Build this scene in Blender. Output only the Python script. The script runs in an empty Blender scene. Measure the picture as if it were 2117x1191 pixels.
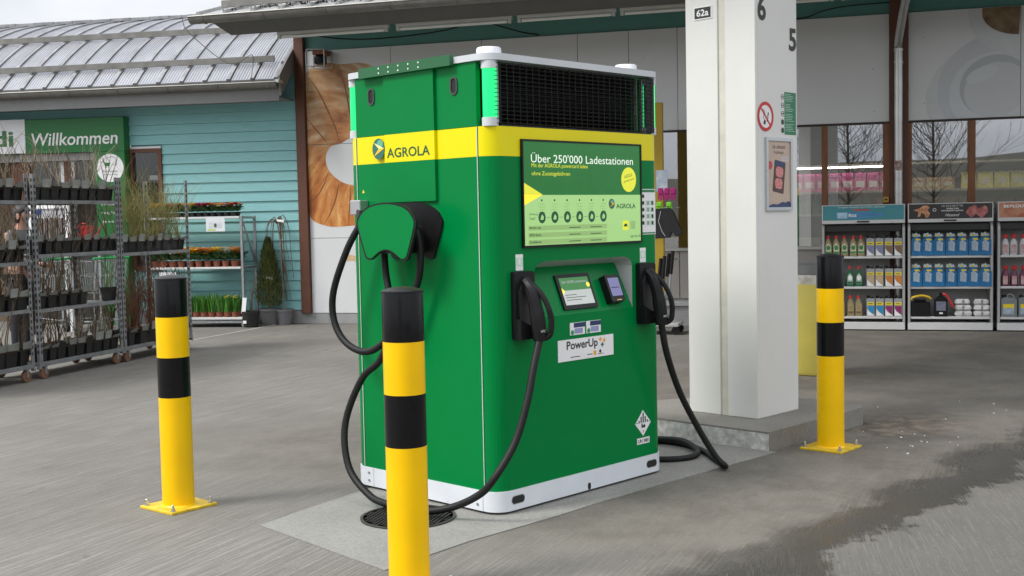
import bpy, bmesh, math, random
from mathutils import Matrix, Vector
from mathutils.geometry import tessellate_polygon
random.seed(7)
R_ = math.radians
scene = bpy.context.scene
COL = scene.collection
# ------------------------------------------------------------------ camera
F_PX, CAM_H, PIT, ROLL = 2447.18, 1.47598, 0.06052, -0.020312
cd = bpy.data.cameras.new('camera'); cam = bpy.data.objects.new('camera', cd); COL.objects.link(cam)
cd.sensor_width = 36.0; cd.lens = F_PX / 2117 * 36.0; cd.clip_start = 0.05; cd.clip_end = 2000
fw = Vector((0, math.cos(PIT), -math.sin(PIT))); rt = Vector((1, 0, 0)); up = Vector((0, math.sin(PIT), math.cos(PIT)))
r2 = rt * math.cos(ROLL) + up * math.sin(ROLL); u2 = -rt * math.sin(ROLL) + up * math.cos(ROLL)
mw = Matrix.Identity(4)
for i in range(3):
    mw[i][0] = r2[i]; mw[i][1] = u2[i]; mw[i][2] = -fw[i]
mw[2][3] = CAM_H
cam.matrix_world = mw; scene.camera = cam
# ------------------------------------------------------------------ world, sun, exposure
SUN_EL, SUN_AZ = 48.0, 248.0      # high soft light from the left and behind the camera
wd = bpy.data.worlds.new('World'); scene.world = wd; wd.use_nodes = True
nt = wd.node_tree; nt.nodes.clear()
wo = nt.nodes.new('ShaderNodeOutputWorld'); bg = nt.nodes.new('ShaderNodeBackground')
sky = nt.nodes.new('ShaderNodeTexSky'); sky.sky_type = 'NISHITA'; sky.sun_disc = False
sky.sun_elevation = R_(SUN_EL); sky.sun_rotation = R_(SUN_AZ); sky.dust_density = 3.0; sky.ozone_density = 1.0
hs = nt.nodes.new('ShaderNodeHueSaturation'); hs.inputs['Saturation'].default_value = 0.22
tc = nt.nodes.new('ShaderNodeTexCoord'); mp = nt.nodes.new('ShaderNodeMapping'); mp.inputs['Scale'].default_value = (1.2, 1.2, 4.0)
nz = nt.nodes.new('ShaderNodeTexNoise'); nz.inputs['Scale'].default_value = 2.2; nz.inputs['Detail'].default_value = 6; nz.inputs['Roughness'].default_value = .55
cr = nt.nodes.new('ShaderNodeValToRGB'); cr.color_ramp.elements[0].position = .3; cr.color_ramp.elements[1].position = .72
cr.color_ramp.elements[0].color = (5.4, 5.8, 6.5, 1); cr.color_ramp.elements[1].color = (9.0, 9.1, 9.2, 1)
mx = nt.nodes.new('ShaderNodeMix'); mx.data_type = 'RGBA'; mx.inputs[0].default_value = .8
nt.links.new(sky.outputs[0], hs.inputs['Color']); nt.links.new(tc.outputs['Generated'], mp.inputs[0]); nt.links.new(mp.outputs[0], nz.inputs['Vector'])
nt.links.new(nz.outputs['Fac'], cr.inputs[0]); nt.links.new(hs.outputs[0], mx.inputs[6]); nt.links.new(cr.outputs[0], mx.inputs[7])
sx = nt.nodes.new('ShaderNodeSeparateXYZ'); nt.links.new(tc.outputs['Generated'], sx.inputs[0])
ce = nt.nodes.new('ShaderNodeMapRange'); ce.inputs['From Min'].default_value = 0; ce.inputs['From Max'].default_value = 1; ce.inputs['To Min'].default_value = .56; ce.inputs['To Max'].default_value = 1.5
nt.links.new(sx.outputs['Z'], ce.inputs['Value']); vm = nt.nodes.new('ShaderNodeVectorMath'); vm.operation = 'SCALE'
nt.links.new(mx.outputs[2], vm.inputs[0]); nt.links.new(ce.outputs[0], vm.inputs['Scale']); nt.links.new(vm.outputs[0], bg.inputs['Color']); bg.inputs['Strength'].default_value = 0.1
nt.links.new(bg.outputs[0], wo.inputs['Surface'])
sd = bpy.data.lights.new('sun', 'SUN'); sd.energy = 1.45; sd.angle = R_(16); sd.color = (1, .97, .93)
sun = bpy.data.objects.new('sun', sd); COL.objects.link(sun)
az = R_(SUN_AZ); el = R_(SUN_EL)
sdir = Vector((math.sin(az) * math.cos(el), math.cos(az) * math.cos(el), math.sin(el)))
sun.rotation_euler = sdir.to_track_quat('Z', 'Y').to_euler(); sun.location = (0, 0, 20)
vs = scene.view_settings; vs.view_transform = 'Standard'; vs.look = 'None'; vs.gamma = 1.0; vs.exposure = 0.95; vs.use_curve_mapping = False

# ------------------------------------------------------------------ frames
MC = Matrix.Translation((-0.0884, 5.73, 0)) @ Matrix.Rotation(R_(45.8396), 4, 'Z')     # charger frame: x along its front, y into it
MF = Matrix.Translation((-2.775, 16.924, 0)) @ Matrix.Rotation(R_(-16.5), 4, 'Z')      # shop frame: x along the facade, y into the shop
T = Matrix.Translation
MW = MF @ T((-.24,0,1.476)) @ Matrix.Rotation(R_(6), 4, 'Z') @ Matrix.Diagonal((.94,1,.985,1)) @ T((.24,0,-1.476))   # entrance wing, turned six degrees at the corner post
def PW(x, y, z): return T(MW @ Vector((x,y,z))) @ Matrix.Rotation(R_(-10.5), 4, 'Z')
def RZ(a): return Matrix.Rotation(R_(a), 4, 'Z')
FRONT = Matrix(((1,0,0,0),(0,0,-1,0),(0,1,0,0),(0,0,0,1)))     # (a, z, out) -> facing -y
LEFT = Matrix(((0,0,-1,0),(-1,0,0,0),(0,1,0,0),(0,0,0,1)))     # (a, z, out) -> facing -x, a = -y

# ------------------------------------------------------------------ materials
MATS = {}
def M(name, col, rough=.5, metal=0., var=.05, scale=6., bump=0., bscale=60., coat=0., spec=.5, emit=None, es=1., stretch=None, col2=None, rvar=.08, scuff=None):
    if name in MATS: return MATS[name]
    m = bpy.data.materials.new(name); m.use_nodes = True; n = m.node_tree.nodes; l = m.node_tree.links
    b = n['Principled BSDF']; b.inputs['Roughness'].default_value = rough; b.inputs['Metallic'].default_value = metal
    b.inputs['Coat Weight'].default_value = coat; b.inputs['Specular IOR Level'].default_value = spec
    t = n.new('ShaderNodeTexCoord'); mp = n.new('ShaderNodeMapping'); l.new(t.outputs['Object'], mp.inputs[0])
    if stretch: mp.inputs['Scale'].default_value = stretch
    nz = n.new('ShaderNodeTexNoise'); nz.inputs['Scale'].default_value = scale; nz.inputs['Detail'].default_value = 6; nz.inputs['Roughness'].default_value = .6
    l.new(mp.outputs[0], nz.inputs['Vector'])
    rp = n.new('ShaderNodeValToRGB'); rp.color_ramp.elements[0].position = .3; rp.color_ramp.elements[1].position = .7
    c2 = col2 if col2 else tuple(min(1, c * (1 + var)) for c in col)
    c1 = col if col2 else tuple(c * (1 - var) for c in col)
    rp.color_ramp.elements[0].color = (*c1, 1); rp.color_ramp.elements[1].color = (*c2, 1)
    l.new(nz.outputs['Fac'], rp.inputs[0]); l.new(rp.outputs[0], b.inputs['Base Color'])
    mr = n.new('ShaderNodeMapRange'); mr.inputs['To Min'].default_value = max(.02, rough - rvar); mr.inputs['To Max'].default_value = min(1, rough + rvar)
    l.new(nz.outputs['Fac'], mr.inputs['Value']); l.new(mr.outputs[0], b.inputs['Roughness'])
    if bump:
        nb = n.new('ShaderNodeTexNoise'); nb.inputs['Scale'].default_value = bscale; nb.inputs['Detail'].default_value = 5
        l.new(mp.outputs[0], nb.inputs['Vector'])
        bp = n.new('ShaderNodeBump'); bp.inputs['Strength'].default_value = bump; bp.inputs['Distance'].default_value = .01
        l.new(nb.outputs['Fac'], bp.inputs['Height']); l.new(bp.outputs[0], b.inputs['Normal'])
    if scuff:
        q = n.new('ShaderNodeTexNoise'); q.inputs['Scale'].default_value = scuff[0]; q.inputs['Detail'].default_value = 8; q.inputs['Roughness'].default_value = .7
        m2 = n.new('ShaderNodeMapping'); m2.inputs['Scale'].default_value = scuff[3]; l.new(t.outputs['Object'], m2.inputs[0]); l.new(m2.outputs[0], q.inputs['Vector'])
        r2_ = n.new('ShaderNodeMapRange'); r2_.inputs['From Min'].default_value = scuff[1]; r2_.inputs['From Max'].default_value = scuff[1]+.05; r2_.inputs['To Max'].default_value = .8; l.new(q.outputs['Fac'], r2_.inputs['Value'])
        xx = n.new('ShaderNodeMix'); xx.data_type = 'RGBA'; l.new(r2_.outputs[0], xx.inputs[0]); l.new(rp.outputs[0], xx.inputs[6]); xx.inputs[7].default_value = (*scuff[2],1); l.new(xx.outputs[2], b.inputs['Base Color'])
    if emit:
        b.inputs['Emission Color'].default_value = (*emit, 1); b.inputs['Emission Strength'].default_value = es
    MATS[name] = m; return m

# ------------------------------------------------------------------ mesh builder
class MB:
    def __init__(s): s.v = []; s.f = []
    def add(s, v, f):
        o = len(s.v); s.v += [Vector(p) for p in v]; s.f += [tuple(i + o for i in q) for q in f]; return s
    def box(s, x0, x1, y0, y1, z0, z1, b=0.):
        if b <= 0:
            return s.add([(x, y, z) for x in (x0, x1) for y in (y0, y1) for z in (z0, z1)],
                         [(0,1,3,2),(4,6,7,5),(0,4,5,1),(2,3,7,6),(0,2,6,4),(1,5,7,3)])
        b = min(b, abs(x1-x0)*.45, abs(y1-y0)*.45, abs(z1-z0)*.45)
        X = (x0, x1); Y = (y0, y1); Z = (z0, z1); v = []; I = {}
        for i in (0, 1):
            for j in (0, 1):
                for k in (0, 1):
                    dx = b if i == 0 else -b; dy = b if j == 0 else -b; dz = b if k == 0 else -b
                    I[i,j,k,'x'] = len(v); v.append((X[i], Y[j]+dy, Z[k]+dz))
                    I[i,j,k,'y'] = len(v); v.append((X[i]+dx, Y[j], Z[k]+dz))
                    I[i,j,k,'z'] = len(v); v.append((X[i]+dx, Y[j]+dy, Z[k]))
        f = []
        for i in (0, 1):
            f.append([I[i,0,0,'x'], I[i,1,0,'x'], I[i,1,1,'x'], I[i,0,1,'x']])
            f.append([I[0,i,0,'y'], I[1,i,0,'y'], I[1,i,1,'y'], I[0,i,1,'y']])
            f.append([I[0,0,i,'z'], I[1,0,i,'z'], I[1,1,i,'z'], I[0,1,i,'z']])
        for a in (0, 1):
            for c in (0, 1):
                f.append([I[a,c,0,'x'], I[a,c,1,'x'], I[a,c,1,'y'], I[a,c,0,'y']])
                f.append([I[a,0,c,'x'], I[a,1,c,'x'], I[a,1,c,'z'], I[a,0,c,'z']])
                f.append([I[0,a,c,'y'], I[1,a,c,'y'], I[1,a,c,'z'], I[0,a,c,'z']])
                for k in (0, 1): f.append([I[a,c,k,'x'], I[a,c,k,'y'], I[a,c,k,'z']])
        return s.add(v, f)
    def tube(s, pts, r, n=8, caps=True):
        pts = [Vector(p) for p in pts]; k = len(pts); rr = r if isinstance(r, (list, tuple)) else [r]*k
        t = [(pts[min(i+1, k-1)] - pts[max(i-1, 0)]).normalized() for i in range(k)]
        a = Vector((0,0,1)) if abs(t[0].z) < .9 else Vector((1,0,0)); nn = (a - t[0]*a.dot(t[0])).normalized()
        v = []; f = []
        for i in range(k):
            nn = (nn - t[i]*nn.dot(t[i])).normalized(); bb = t[i].cross(nn)
            for j in range(n):
                an = 2*math.pi*j/n; v.append(pts[i] + (nn*math.cos(an) + bb*math.sin(an))*rr[i])
        for i in range(k-1):
            for j in range(n): f.append((i*n+j, i*n+(j+1)%n, (i+1)*n+(j+1)%n, (i+1)*n+j))
        if caps: f.append(tuple(range(n-1,-1,-1))); f.append(tuple((k-1)*n+j for j in range(n)))
        return s.add(v, f)
    def cyl(s, p0, p1, r, r1=None, n=12): return s.tube([p0, p1], [r, r if r1 is None else r1], n)
    def lathe(s, prof, n=20, c=(0,0,0), ang=2*math.pi, sx=1., sy=1.):
        v = []; f = []; k = len(prof); full = ang > 6.28; m = n if full else n+1
        for (r, z) in prof:
            for j in range(m):
                an = ang*j/n; v.append((c[0]+r*math.cos(an)*sx, c[1]+r*math.sin(an)*sy, c[2]+z))
        for i in range(k-1):
            for j in range(n): f.append((i*m+j, i*m+(j+1)%m, (i+1)*m+(j+1)%m, (i+1)*m+j))
        if full:
            if prof[0][0] > 1e-6: f.append(tuple(range(n-1,-1,-1)))
            if prof[-1][0] > 1e-6: f.append(tuple((k-1)*m+j for j in range(n)))
        return s.add(v, f)
    def prism(s, poly, n0, n1, mt=None, holes=()):
        """polygon in (a,b) extruded from n0 to n1 along the third axis, then mapped by mt"""
        loops = [[Vector((p[0], p[1], 0)) for p in poly]] + [[Vector((p[0], p[1], 0)) for p in h] for h in holes]
        tri = tessellate_polygon(loops); flat = [p for L in loops for p in L]; n = len(flat)
        v = [(p.x, p.y, n0) for p in flat] + [(p.x, p.y, n1) for p in flat]
        f = [tuple(t) for t in tri] + [tuple(i+n for i in reversed(t)) for t in tri]
        o = 0
        for L in loops:
            k = len(L)
            for i in range(k): f.append((o+i, o+(i+1)%k, n+o+(i+1)%k, n+o+i))
            o += k
        if mt: v = [mt @ Vector(p) for p in v]
        return s.add(v, f)
    def xf(s, m): s.v = [m @ p for p in s.v]; return s
    def mesh(s, name, smooth=False):
        me = bpy.data.meshes.new(name); me.from_pydata([tuple(p) for p in s.v], [], s.f); me.validate()
        bm = bmesh.new(); bm.from_mesh(me); bmesh.ops.recalc_face_normals(bm, faces=bm.faces); bm.to_mesh(me); bm.free()
        if smooth:
            for p in me.polygons: p.use_smooth = True
            me.set_sharp_from_angle(angle=R_(35))
        return me
    def build(s, name, mat, parent=None, smooth=False, mw=None):
        return mk(name, s.mesh(name, smooth), mat, parent, mw)
KIDS = {}
def mk(name, me, mat=None, parent=None, mw=None):
    o = bpy.data.objects.new(name, me)
    if mat is not None and len(me.materials) == 0: me.materials.append(mat)
    COL.objects.link(o)
    if parent: o.parent = parent; KIDS.setdefault(parent.name, []).append(o)
    if mw is not None: o.matrix_local = mw
    return o
def tag(o, label=None, cat=None, group=None, kind=None):
    if label: o['label'] = label
    if cat: o['category'] = cat
    if group: o['group'] = group
    if kind: o['kind'] = kind
    return o
def thing(name, label, cat, mw, group=None):
    o = bpy.data.objects.new(name, None); COL.objects.link(o); o.matrix_world = mw; o.empty_display_size = .1
    return tag(o, label, cat, group)
def dup(o, mw, label=None, group=None, parent=None):
    c = o.copy(); COL.objects.link(c)
    if parent: c.parent = parent; KIDS.setdefault(parent.name, []).append(c)
    else: c.matrix_world = mw
    if label: c['label'] = label
    if group: c['group'] = group
    for ch in list(KIDS.get(o.name, [])): dup(ch, None, parent=c)
    return c
def decal(name, pts, face, off, mat, parent, th=.0015, holes=()):
    return MB().prism(pts, off, off+th, face, holes).build(name, mat, parent)
def rect(x0, x1, z0, z1): return [(x0,z0),(x1,z0),(x1,z1),(x0,z1)]
def rrect(x0, x1, z0, z1, r, n=5):
    o = []
    for (cx, cz, a0) in ((x1-r, z1-r, 0), (x0+r, z1-r, 90), (x0+r, z0+r, 180), (x1-r, z0+r, 270)):
        for i in range(n+1):
            a = R_(a0 + 90*i/n); o.append((cx+r*math.cos(a), cz+r*math.sin(a)))
    return o
def disc(cx, cz, rx, rz=None, n=28): return [(cx+rx*math.cos(2*math.pi*i/n), cz+(rz or rx)*math.sin(2*math.pi*i/n)) for i in range(n)]
def text(name, body, width, pos, face, off, mat, parent, height=None, bold=0., shear=0., align='LEFT', res=3, spacing=1.):
    cu = bpy.data.curves.new('t', 'FONT'); cu.body = body; cu.size = 1; cu.extrude = .0; cu.offset = bold; cu.shear = shear; cu.resolution_u = res; cu.space_character = spacing
    ob = bpy.data.objects.new('t', cu); me = bpy.data.meshes.new_from_object(ob)
    bpy.data.objects.remove(ob); bpy.data.curves.remove(cu)
    xs = [v.co.x for v in me.vertices]; ys = [v.co.y for v in me.vertices]
    x0, x1, y0, y1 = min(xs), max(xs), min(ys), max(ys); sx = width/(x1-x0); sy = (height/(y1-y0)) if height else sx
    ax = {'LEFT': 0, 'CENTER': -.5, 'RIGHT': -1}[align]*width
    for v in me.vertices: v.co = face @ Vector((pos[0]+ax+(v.co.x-x0)*sx, pos[1]+(v.co.y-y0)*sy, off))
    me.name = name; return mk(name, me, mat, parent)
def smoothpath(pts, n=8):
    P = [Vector(p) for p in pts]; P = [P[0]*2-P[1]] + P + [P[-1]*2-P[-2]]; out = []
    for i in range(1, len(P)-2):
        for j in range(n):
            t = j/n; a, b, c, d = P[i-1], P[i], P[i+1], P[i+2]
            out.append(.5*((2*b)+(c-a)*t+(2*a-5*b+4*c-d)*t*t+(3*b-a-3*c+d)*t**3))
    out.append(P[-2]); return out

# common materials
green = M('charger_green_paint', (.0,.185,.042), .25, var=.03, scale=3, coat=.0, spec=.12, rvar=.04)
yellow = M('charger_yellow_paint', (.76,.66,.0), .3, var=.02, scale=3, coat=.0, spec=.3, rvar=.04)
lidgrey = M('light_grey_powder_coat', (.55,.58,.6), .45, var=.04, bump=.04, bscale=300)
blk = M('black_plastic', (.008,.008,.009), .42, var=.2, scale=10, bump=.05, bscale=200, spec=.3)
blkm = M('matte_black_rubber', (.008,.008,.008), .55, var=.25, scale=20, bump=.08, bscale=150, spec=.3)
white = M('white_print', (.8,.8,.8), .45, var=.02)
steel = M('galvanised_steel', (.38,.4,.41), .42, .75, var=.16, scale=18, bump=.05)
brown = M('brown_painted_timber', (.115,.042,.022), .5, var=.22, scale=5, stretch=(8,8,.7), bump=.12, bscale=25)
teal = M('teal_painted_timber', (.235,.5,.51), .55, var=.07, scale=4, stretch=(1.2,8,8), bump=.08, bscale=20)
zinc = M('weathered_zinc', (.2,.195,.18), .42, .45, var=.2, scale=6, bump=.05)

# ================================================================== GROUND
def ground_material():
    m = bpy.data.materials.new('brushed_concrete'); m.use_nodes = True; n = m.node_tree.nodes; l = m.node_tree.links; b = n['Principled BSDF']
    tc = n.new('ShaderNodeTexCoord'); sp = n.new('ShaderNodeSeparateXYZ'); l.new(tc.outputs['Object'], sp.inputs[0])
    def noise(scale, detail=5, rough=.6, vec=None):
        q = n.new('ShaderNodeTexNoise'); q.inputs['Scale'].default_value = scale; q.inputs['Detail'].default_value = detail; q.inputs['Roughness'].default_value = rough
        l.new(vec or tc.outputs['Object'], q.inputs['Vector']); return q.outputs['Fac']
    def mapped(rot, sc):
        q = n.new('ShaderNodeMapping'); q.vector_type = 'TEXTURE'; q.inputs['Rotation'].default_value = (0,0,R_(rot)); q.inputs['Scale'].default_value = sc
        l.new(tc.outputs['Object'], q.inputs[0]); return q.outputs[0]
    def math_(op, a, c, clamp=False):
        q = n.new('ShaderNodeMath'); q.operation = op; q.use_clamp = clamp
        for i, x in enumerate((a, c)):
            if isinstance(x, (int, float)): q.inputs[i].default_value = x
            else: l.new(x, q.inputs[i])
        return q.outputs[0]
    def ramp(v, a, c, smooth=True):
        q = n.new('ShaderNodeMapRange'); q.interpolation_type = 'SMOOTHSTEP' if smooth else 'LINEAR'
        q.inputs['From Min'].default_value = a; q.inputs['From Max'].default_value = c; l.new(v, q.inputs['Value']); return q.outputs[0]
    def mix(f, a, c, mode='MIX'):
        q = n.new('ShaderNodeMix'); q.data_type = 'RGBA'; q.blend_type = mode
        if isinstance(f, (int, float)): q.inputs[0].default_value = f
        else: l.new(f, q.inputs[0])
        for i, x in ((6, a), (7, c)):
            if isinstance(x, tuple): q.inputs[i].default_value = (*x, 1)
            else: l.new(x, q.inputs[i])
        return q.outputs[2]
    X, Y = sp.outputs['X'], sp.outputs['Y']
    big = noise(.7); mid = noise(3.5, 8); fine = noise(45, 6, .7)
    brA = noise(1, 4, .7, mapped(20, (.55, .011, 1))); brB = noise(1, 4, .7, mapped(32.8, (.35, .008, 1)))
    brA2 = noise(1, 3, .6, mapped(20, (.9, .024, 1))); brB2 = noise(1, 3, .6, mapped(32.8, (.5, .016, 1)))
    outer = ramp(math_('ADD', Y, math_('MULTIPLY', math_('SUBTRACT', mid, .5), .3)), -1.2, -1.45)
    mf = n.new('ShaderNodeMix'); mf.data_type = 'FLOAT'; l.new(outer, mf.inputs[0]); l.new(brA, mf.inputs[2]); l.new(brB, mf.inputs[3]); br = mf.outputs[0]
    mf = n.new('ShaderNodeMix'); mf.data_type = 'FLOAT'; l.new(outer, mf.inputs[0]); l.new(brA2, mf.inputs[2]); l.new(brB2, mf.inputs[3]); br2 = mf.outputs[0]
    # worn, oily concrete along the pump island
    island = math_('MULTIPLY', math_('MULTIPLY', ramp(math_('ADD', X, math_('MULTIPLY', math_('SUBTRACT', big, .5), 1.6)), -1.2, .5), ramp(math_('ADD', Y, math_('MULTIPLY', math_('SUBTRACT', big, .5), 2.)), 4.2, 2.2)), math_('SUBTRACT', 1., outer))
    blot = noise(1.7, 9, .68); grit = noise(160, 3, .6); vein = noise(14, 8, .75)
    col = mix(ramp(big, .3, .7), (.19,.178,.157), (.262,.247,.222))
    col = mix(math_('MULTIPLY', outer, 1.), col, mix(ramp(big, .3, .7), (.12,.113,.1), (.155,.147,.132)))
    col = mix(math_('MULTIPLY', ramp(blot, .42, .7), .5), col, (.2,.188,.168))
    col = mix(math_('MULTIPLY', island, .92), col, mix(ramp(blot, .36, .66), (.165,.15,.126), (.1,.089,.073)))
    col = mix(math_('MULTIPLY', math_('MULTIPLY', ramp(vein, .5, .72), island), .3), col, (.24,.225,.2))
    amp = math_('SUBTRACT', 1., math_('MULTIPLY', island, .72))
    lines = ramp(br, .42, .58); lines2 = ramp(br2, .4, .6)
    col = mix(math_('MULTIPLY', math_('MULTIPLY', math_('SUBTRACT', 1., lines), .55), amp), col, (.1,.094,.083))
    col = mix(math_('MULTIPLY', math_('MULTIPLY', math_('SUBTRACT', 1., lines2), .3), amp), col, (.115,.108,.096))
    col = mix(math_('MULTIPLY', ramp(fine, .55, .72), .3), col, (.42,.41,.38))
    col = mix(math_('MULTIPLY', ramp(grit, .62, .7), .35), col, (.1,.095,.085))
    # old dark drip stains, drawn out along the brush marks
    st = noise(1, 8, .7, mapped(20, (.8, .4, 1))); stain = math_('MULTIPLY', ramp(st, .64, .655), .5)
    col = mix(stain, col, (.1,.098,.092))
    # reddish brown grime beside the island
    dx = math_('SUBTRACT', X, 3.5); dy = math_('ADD', Y, .35)
    dd = math_('SQRT', math_('ADD', math_('MULTIPLY', dx, dx), math_('MULTIPLY', math_('MULTIPLY', dy, dy), 2.)), 0.)
    grime = math_('MULTIPLY', ramp(math_('ADD', dd, math_('MULTIPLY', math_('SUBTRACT', mid, .5), .9)), .8, .1), .75)
    col = mix(grime, col, mix(ramp(noise(9, 6), .4, .65), (.055,.042,.03), (.17,.14,.105)))
    # wet run-off line under the canopy edge
    wob = math_('ADD', math_('MULTIPLY', math_('SUBTRACT', noise(1.15, 8, .68), .5), .95), math_('MULTIPLY', math_('SUBTRACT', br, .5), .25))
    A = math_('ADD', math_('ADD', Y, math_('MULTIPLY', X, -.04)), wob)
    wet = math_('MULTIPLY', ramp(A, -1.62, -1.57), ramp(A, -1.12, -1.36))
    col = mix(math_('MULTIPLY', wet, .95), col, mix(.82, col, (.03,.027,.021)))
    l.new(col, b.inputs['Base Color'])
    ro = n.new('ShaderNodeMapRange'); l.new(wet, ro.inputs['Value']); ro.inputs['To Min'].default_value = .78; ro.inputs['To Max'].default_value = .27
    l.new(ro.outputs[0], b.inputs['Roughness'])
    bp = n.new('ShaderNodeBump'); bp.inputs['Strength'].default_value = .55; bp.inputs['Distance'].default_value = .004
    h = math_('ADD', math_('MULTIPLY', lines, amp), math_('MULTIPLY', fine, .4)); l.new(h, bp.inputs['Height']); l.new(bp.outputs[0], b.inputs['Normal'])
    return m
gm = ground_material()
tag(MB().add([(-250,-250,0),(250,-250,0),(250,250,0),(-250,250,0)], [(0,1,2,3)]).build('ground', gm, mw=MC), kind='structure')
def pad_material(name, a, c, dark):
    m = M(name, a, .8, var=.1, scale=2.2, col2=c, bump=.35, bscale=70)
    n = m.node_tree.nodes; l = m.node_tree.links; b = n['Principled BSDF']; src = b.inputs['Base Color'].links[0].from_socket
    tc = n.new('ShaderNodeTexCoord'); q = n.new('ShaderNodeTexNoise'); q.inputs['Scale'].default_value = 60; q.inputs['Detail'].default_value = 8; q.inputs['Roughness'].default_value = .75; l.new(tc.outputs['Object'], q.inputs['Vector'])
    r = n.new('ShaderNodeMapRange'); r.inputs['From Min'].default_value = .4; r.inputs['From Max'].default_value = .62; r.inputs['To Max'].default_value = dark; l.new(q.outputs['Fac'], r.inputs['Value'])
    x = n.new('ShaderNodeMix'); x.data_type = 'RGBA'; l.new(r.outputs[0], x.inputs[0]); l.new(src, x.inputs[6]); x.inputs[7].default_value = (.14,.135,.125,1); l.new(x.outputs[2], b.inputs['Base Color'])
    return m
padm = pad_material('pale_new_concrete', (.23,.223,.205), (.3,.293,.274), .5)
tag(MB().prism([(-.93,-.25),(-.4,-.2),(.2,-.205),(.6,-.185),(1.3,-.19),(2.2,-.21),(2.2,1.3),(.9,1.25),(.5,1.15),(-.03,.985),(-.5,.88),(-.85,.79)], .0006, .005).build('concrete_pad', padm, mw=MC), kind='structure')
jm = M('pale_joint_sealant', (.5,.49,.46), .8, var=.15)
jp = [MF.inverted() @ Vector(p) for p in ((-4.25,14.2,0),(-3.372,16.784,0))]
dv = (jp[1]-jp[0]).normalized(); pv = Vector((-dv.y, dv.x, 0))*.014
tag(MB().prism([tuple((q)[:2]) for q in (jp[0]-pv, jp[1]-pv, jp[1]+pv, jp[0]+pv)], .0006, .004).build('slab_joint', jm, mw=MF), kind='structure')
# pump island under the column
islm = pad_material('rough_island_concrete', (.2,.188,.165), (.29,.276,.25), .55)
iso = MB(); prof = [(2.2,-.16)] + [(3.36+.14*math.sin(R_(a)), -.02-.14*math.cos(R_(a))) for a in range(0, 91, 15)] + [(3.5,.75),(2.2,1.5)]
iso.prism(prof, 0, .12)
tag(iso.build('pump_island', islm, mw=MC), kind='structure')
# worn white paint left on the island's long kerb face
wp = M('worn_white_kerb_paint', (.33,.32,.3), .8, scale=22, col2=(.72,.71,.68), bump=.3)
isl = bpy.data.objects['pump_island']
MB().box(2.195,2.2,-.158,1.49,.003,.108).build('kerb_paint', wp, isl)
# distant hillside across the road, seen mirrored in the shop windows
hm = M('winter_hillside', (.016,.02,.007), .9, scale=.05, col2=(.035,.026,.014))
hv = []; hf = []
NX = 60
for i in range(NX+1):
    x = -90 + 200*i/NX
    hz = 4.9 + .03*max(0, x-5) + .5*math.sin(x*.09) + .25*math.sin(x*.31)
    for (y, z) in ((-58, 0), (-70, hz*.45), (-88, hz), (-130, hz*1.02)): hv.append((x, y, z))
for i in range(NX):
    for j in range(3): hf.append((i*4+j, (i+1)*4+j, (i+1)*4+j+1, i*4+j+1))
tag(MB().add(hv, hf).build('hill', hm, smooth=True, mw=MF), kind='structure')

# ================================================================== CHARGER
ch = thing('charging_station', 'large green and yellow electric car charging cabinet with display, standing on pale concrete', 'charger', MC)
W, D, RC = 1.35, 1.12, .09
def outline(x0, x1, y0, y1, r, n=6):
    return rrect(x0, x1, y0, y1, r, n)
def shell(z0, z1, o, mb=None, cap=True):
    mb = mb or MB(); return mb.prism(o, z0, z1)
# lower body: walls as strips so that the console recess is a real hole
o = outline(0, W, 0, D, RC, 8)
body = MB(); k = len(o); HX0, HX1, HZ0, HZ1 = .285, 1.075, .962, 1.245
for i in range(k):
    a, b_ = o[i], o[(i+1)%k]
    if abs(a[1]) < 1e-6 and abs(b_[1]) < 1e-6 and abs(a[0]-b_[0]) > .5: continue
    body.add([(a[0],a[1],.12),(b_[0],b_[1],.12),(b_[0],b_[1],1.77),(a[0],a[1],1.77)], [(0,1,2,3)])
hole = [(HX0,HZ0),(HX1,HZ0),(HX1,HZ1-.05),(HX1-.012,HZ1-.022),(HX1-.035,HZ1-.006),(HX1-.07,HZ1),(HX0+.08,HZ1),(HX0+.04,HZ1-.008),(HX0+.012,HZ1-.03),(HX0,HZ1-.07)]
fl = [[Vector((p[0],p[1],0)) for p in rect(RC, W-RC, .12, 1.77)], [Vector((p[0],p[1],0)) for p in hole]]
fp = fl[0]+fl[1]
body.add([(p.x, 0, p.y) for p in fp], [tuple(t) for t in tessellate_polygon(fl)])
body.build('body', green, ch, smooth=True)
MB().prism(o, 1.7702, 1.915).build('yellow_band', yellow, ch, smooth=True)
# console recess: slanted panel, deep at the top, with pale reveal
DP = .1
ip = [(HX0+.006,.0,HZ0),(HX1-.004,.0,HZ0),(HX1-.03,DP,HZ1-.035),(HX0+.02,DP,HZ1-.035)]
MB().add(ip, [(0,1,2,3)]).build('console_panel', green, ch)
rv = M('silver_grey_reveal', (.5,.52,.52), .4, .2, var=.04)
rm = MB(); nh = len(hole)
inner = []
for (x, z) in hole:
    t = max(0, min(1, (z-HZ0)/(HZ1-.035-HZ0))); xi = x + (-.028 if x > .7 else .018)*t
    inner.append((xi, DP*t, min(z, HZ1-.035) if z > HZ0 else z))
for i in range(nh):
    a = hole[i]; b_ = hole[(i+1)%nh]; c = inner[(i+1)%nh]; d_ = inner[i]
    if i == 0: continue
    rm.add([(a[0],0,a[1]),(b_[0],0,b_[1]),c,d_], [(0,1,2,3)])
rm.build('console_reveal', rv, ch, smooth=True)
CP = Matrix(((1,0,0,0),(0,math.sin(math.atan2(DP,HZ1-.035-HZ0)),-1,0),(0,1,.38,HZ0),(0,0,0,1)))
tl = math.atan2(DP, HZ1-.035-HZ0)
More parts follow.
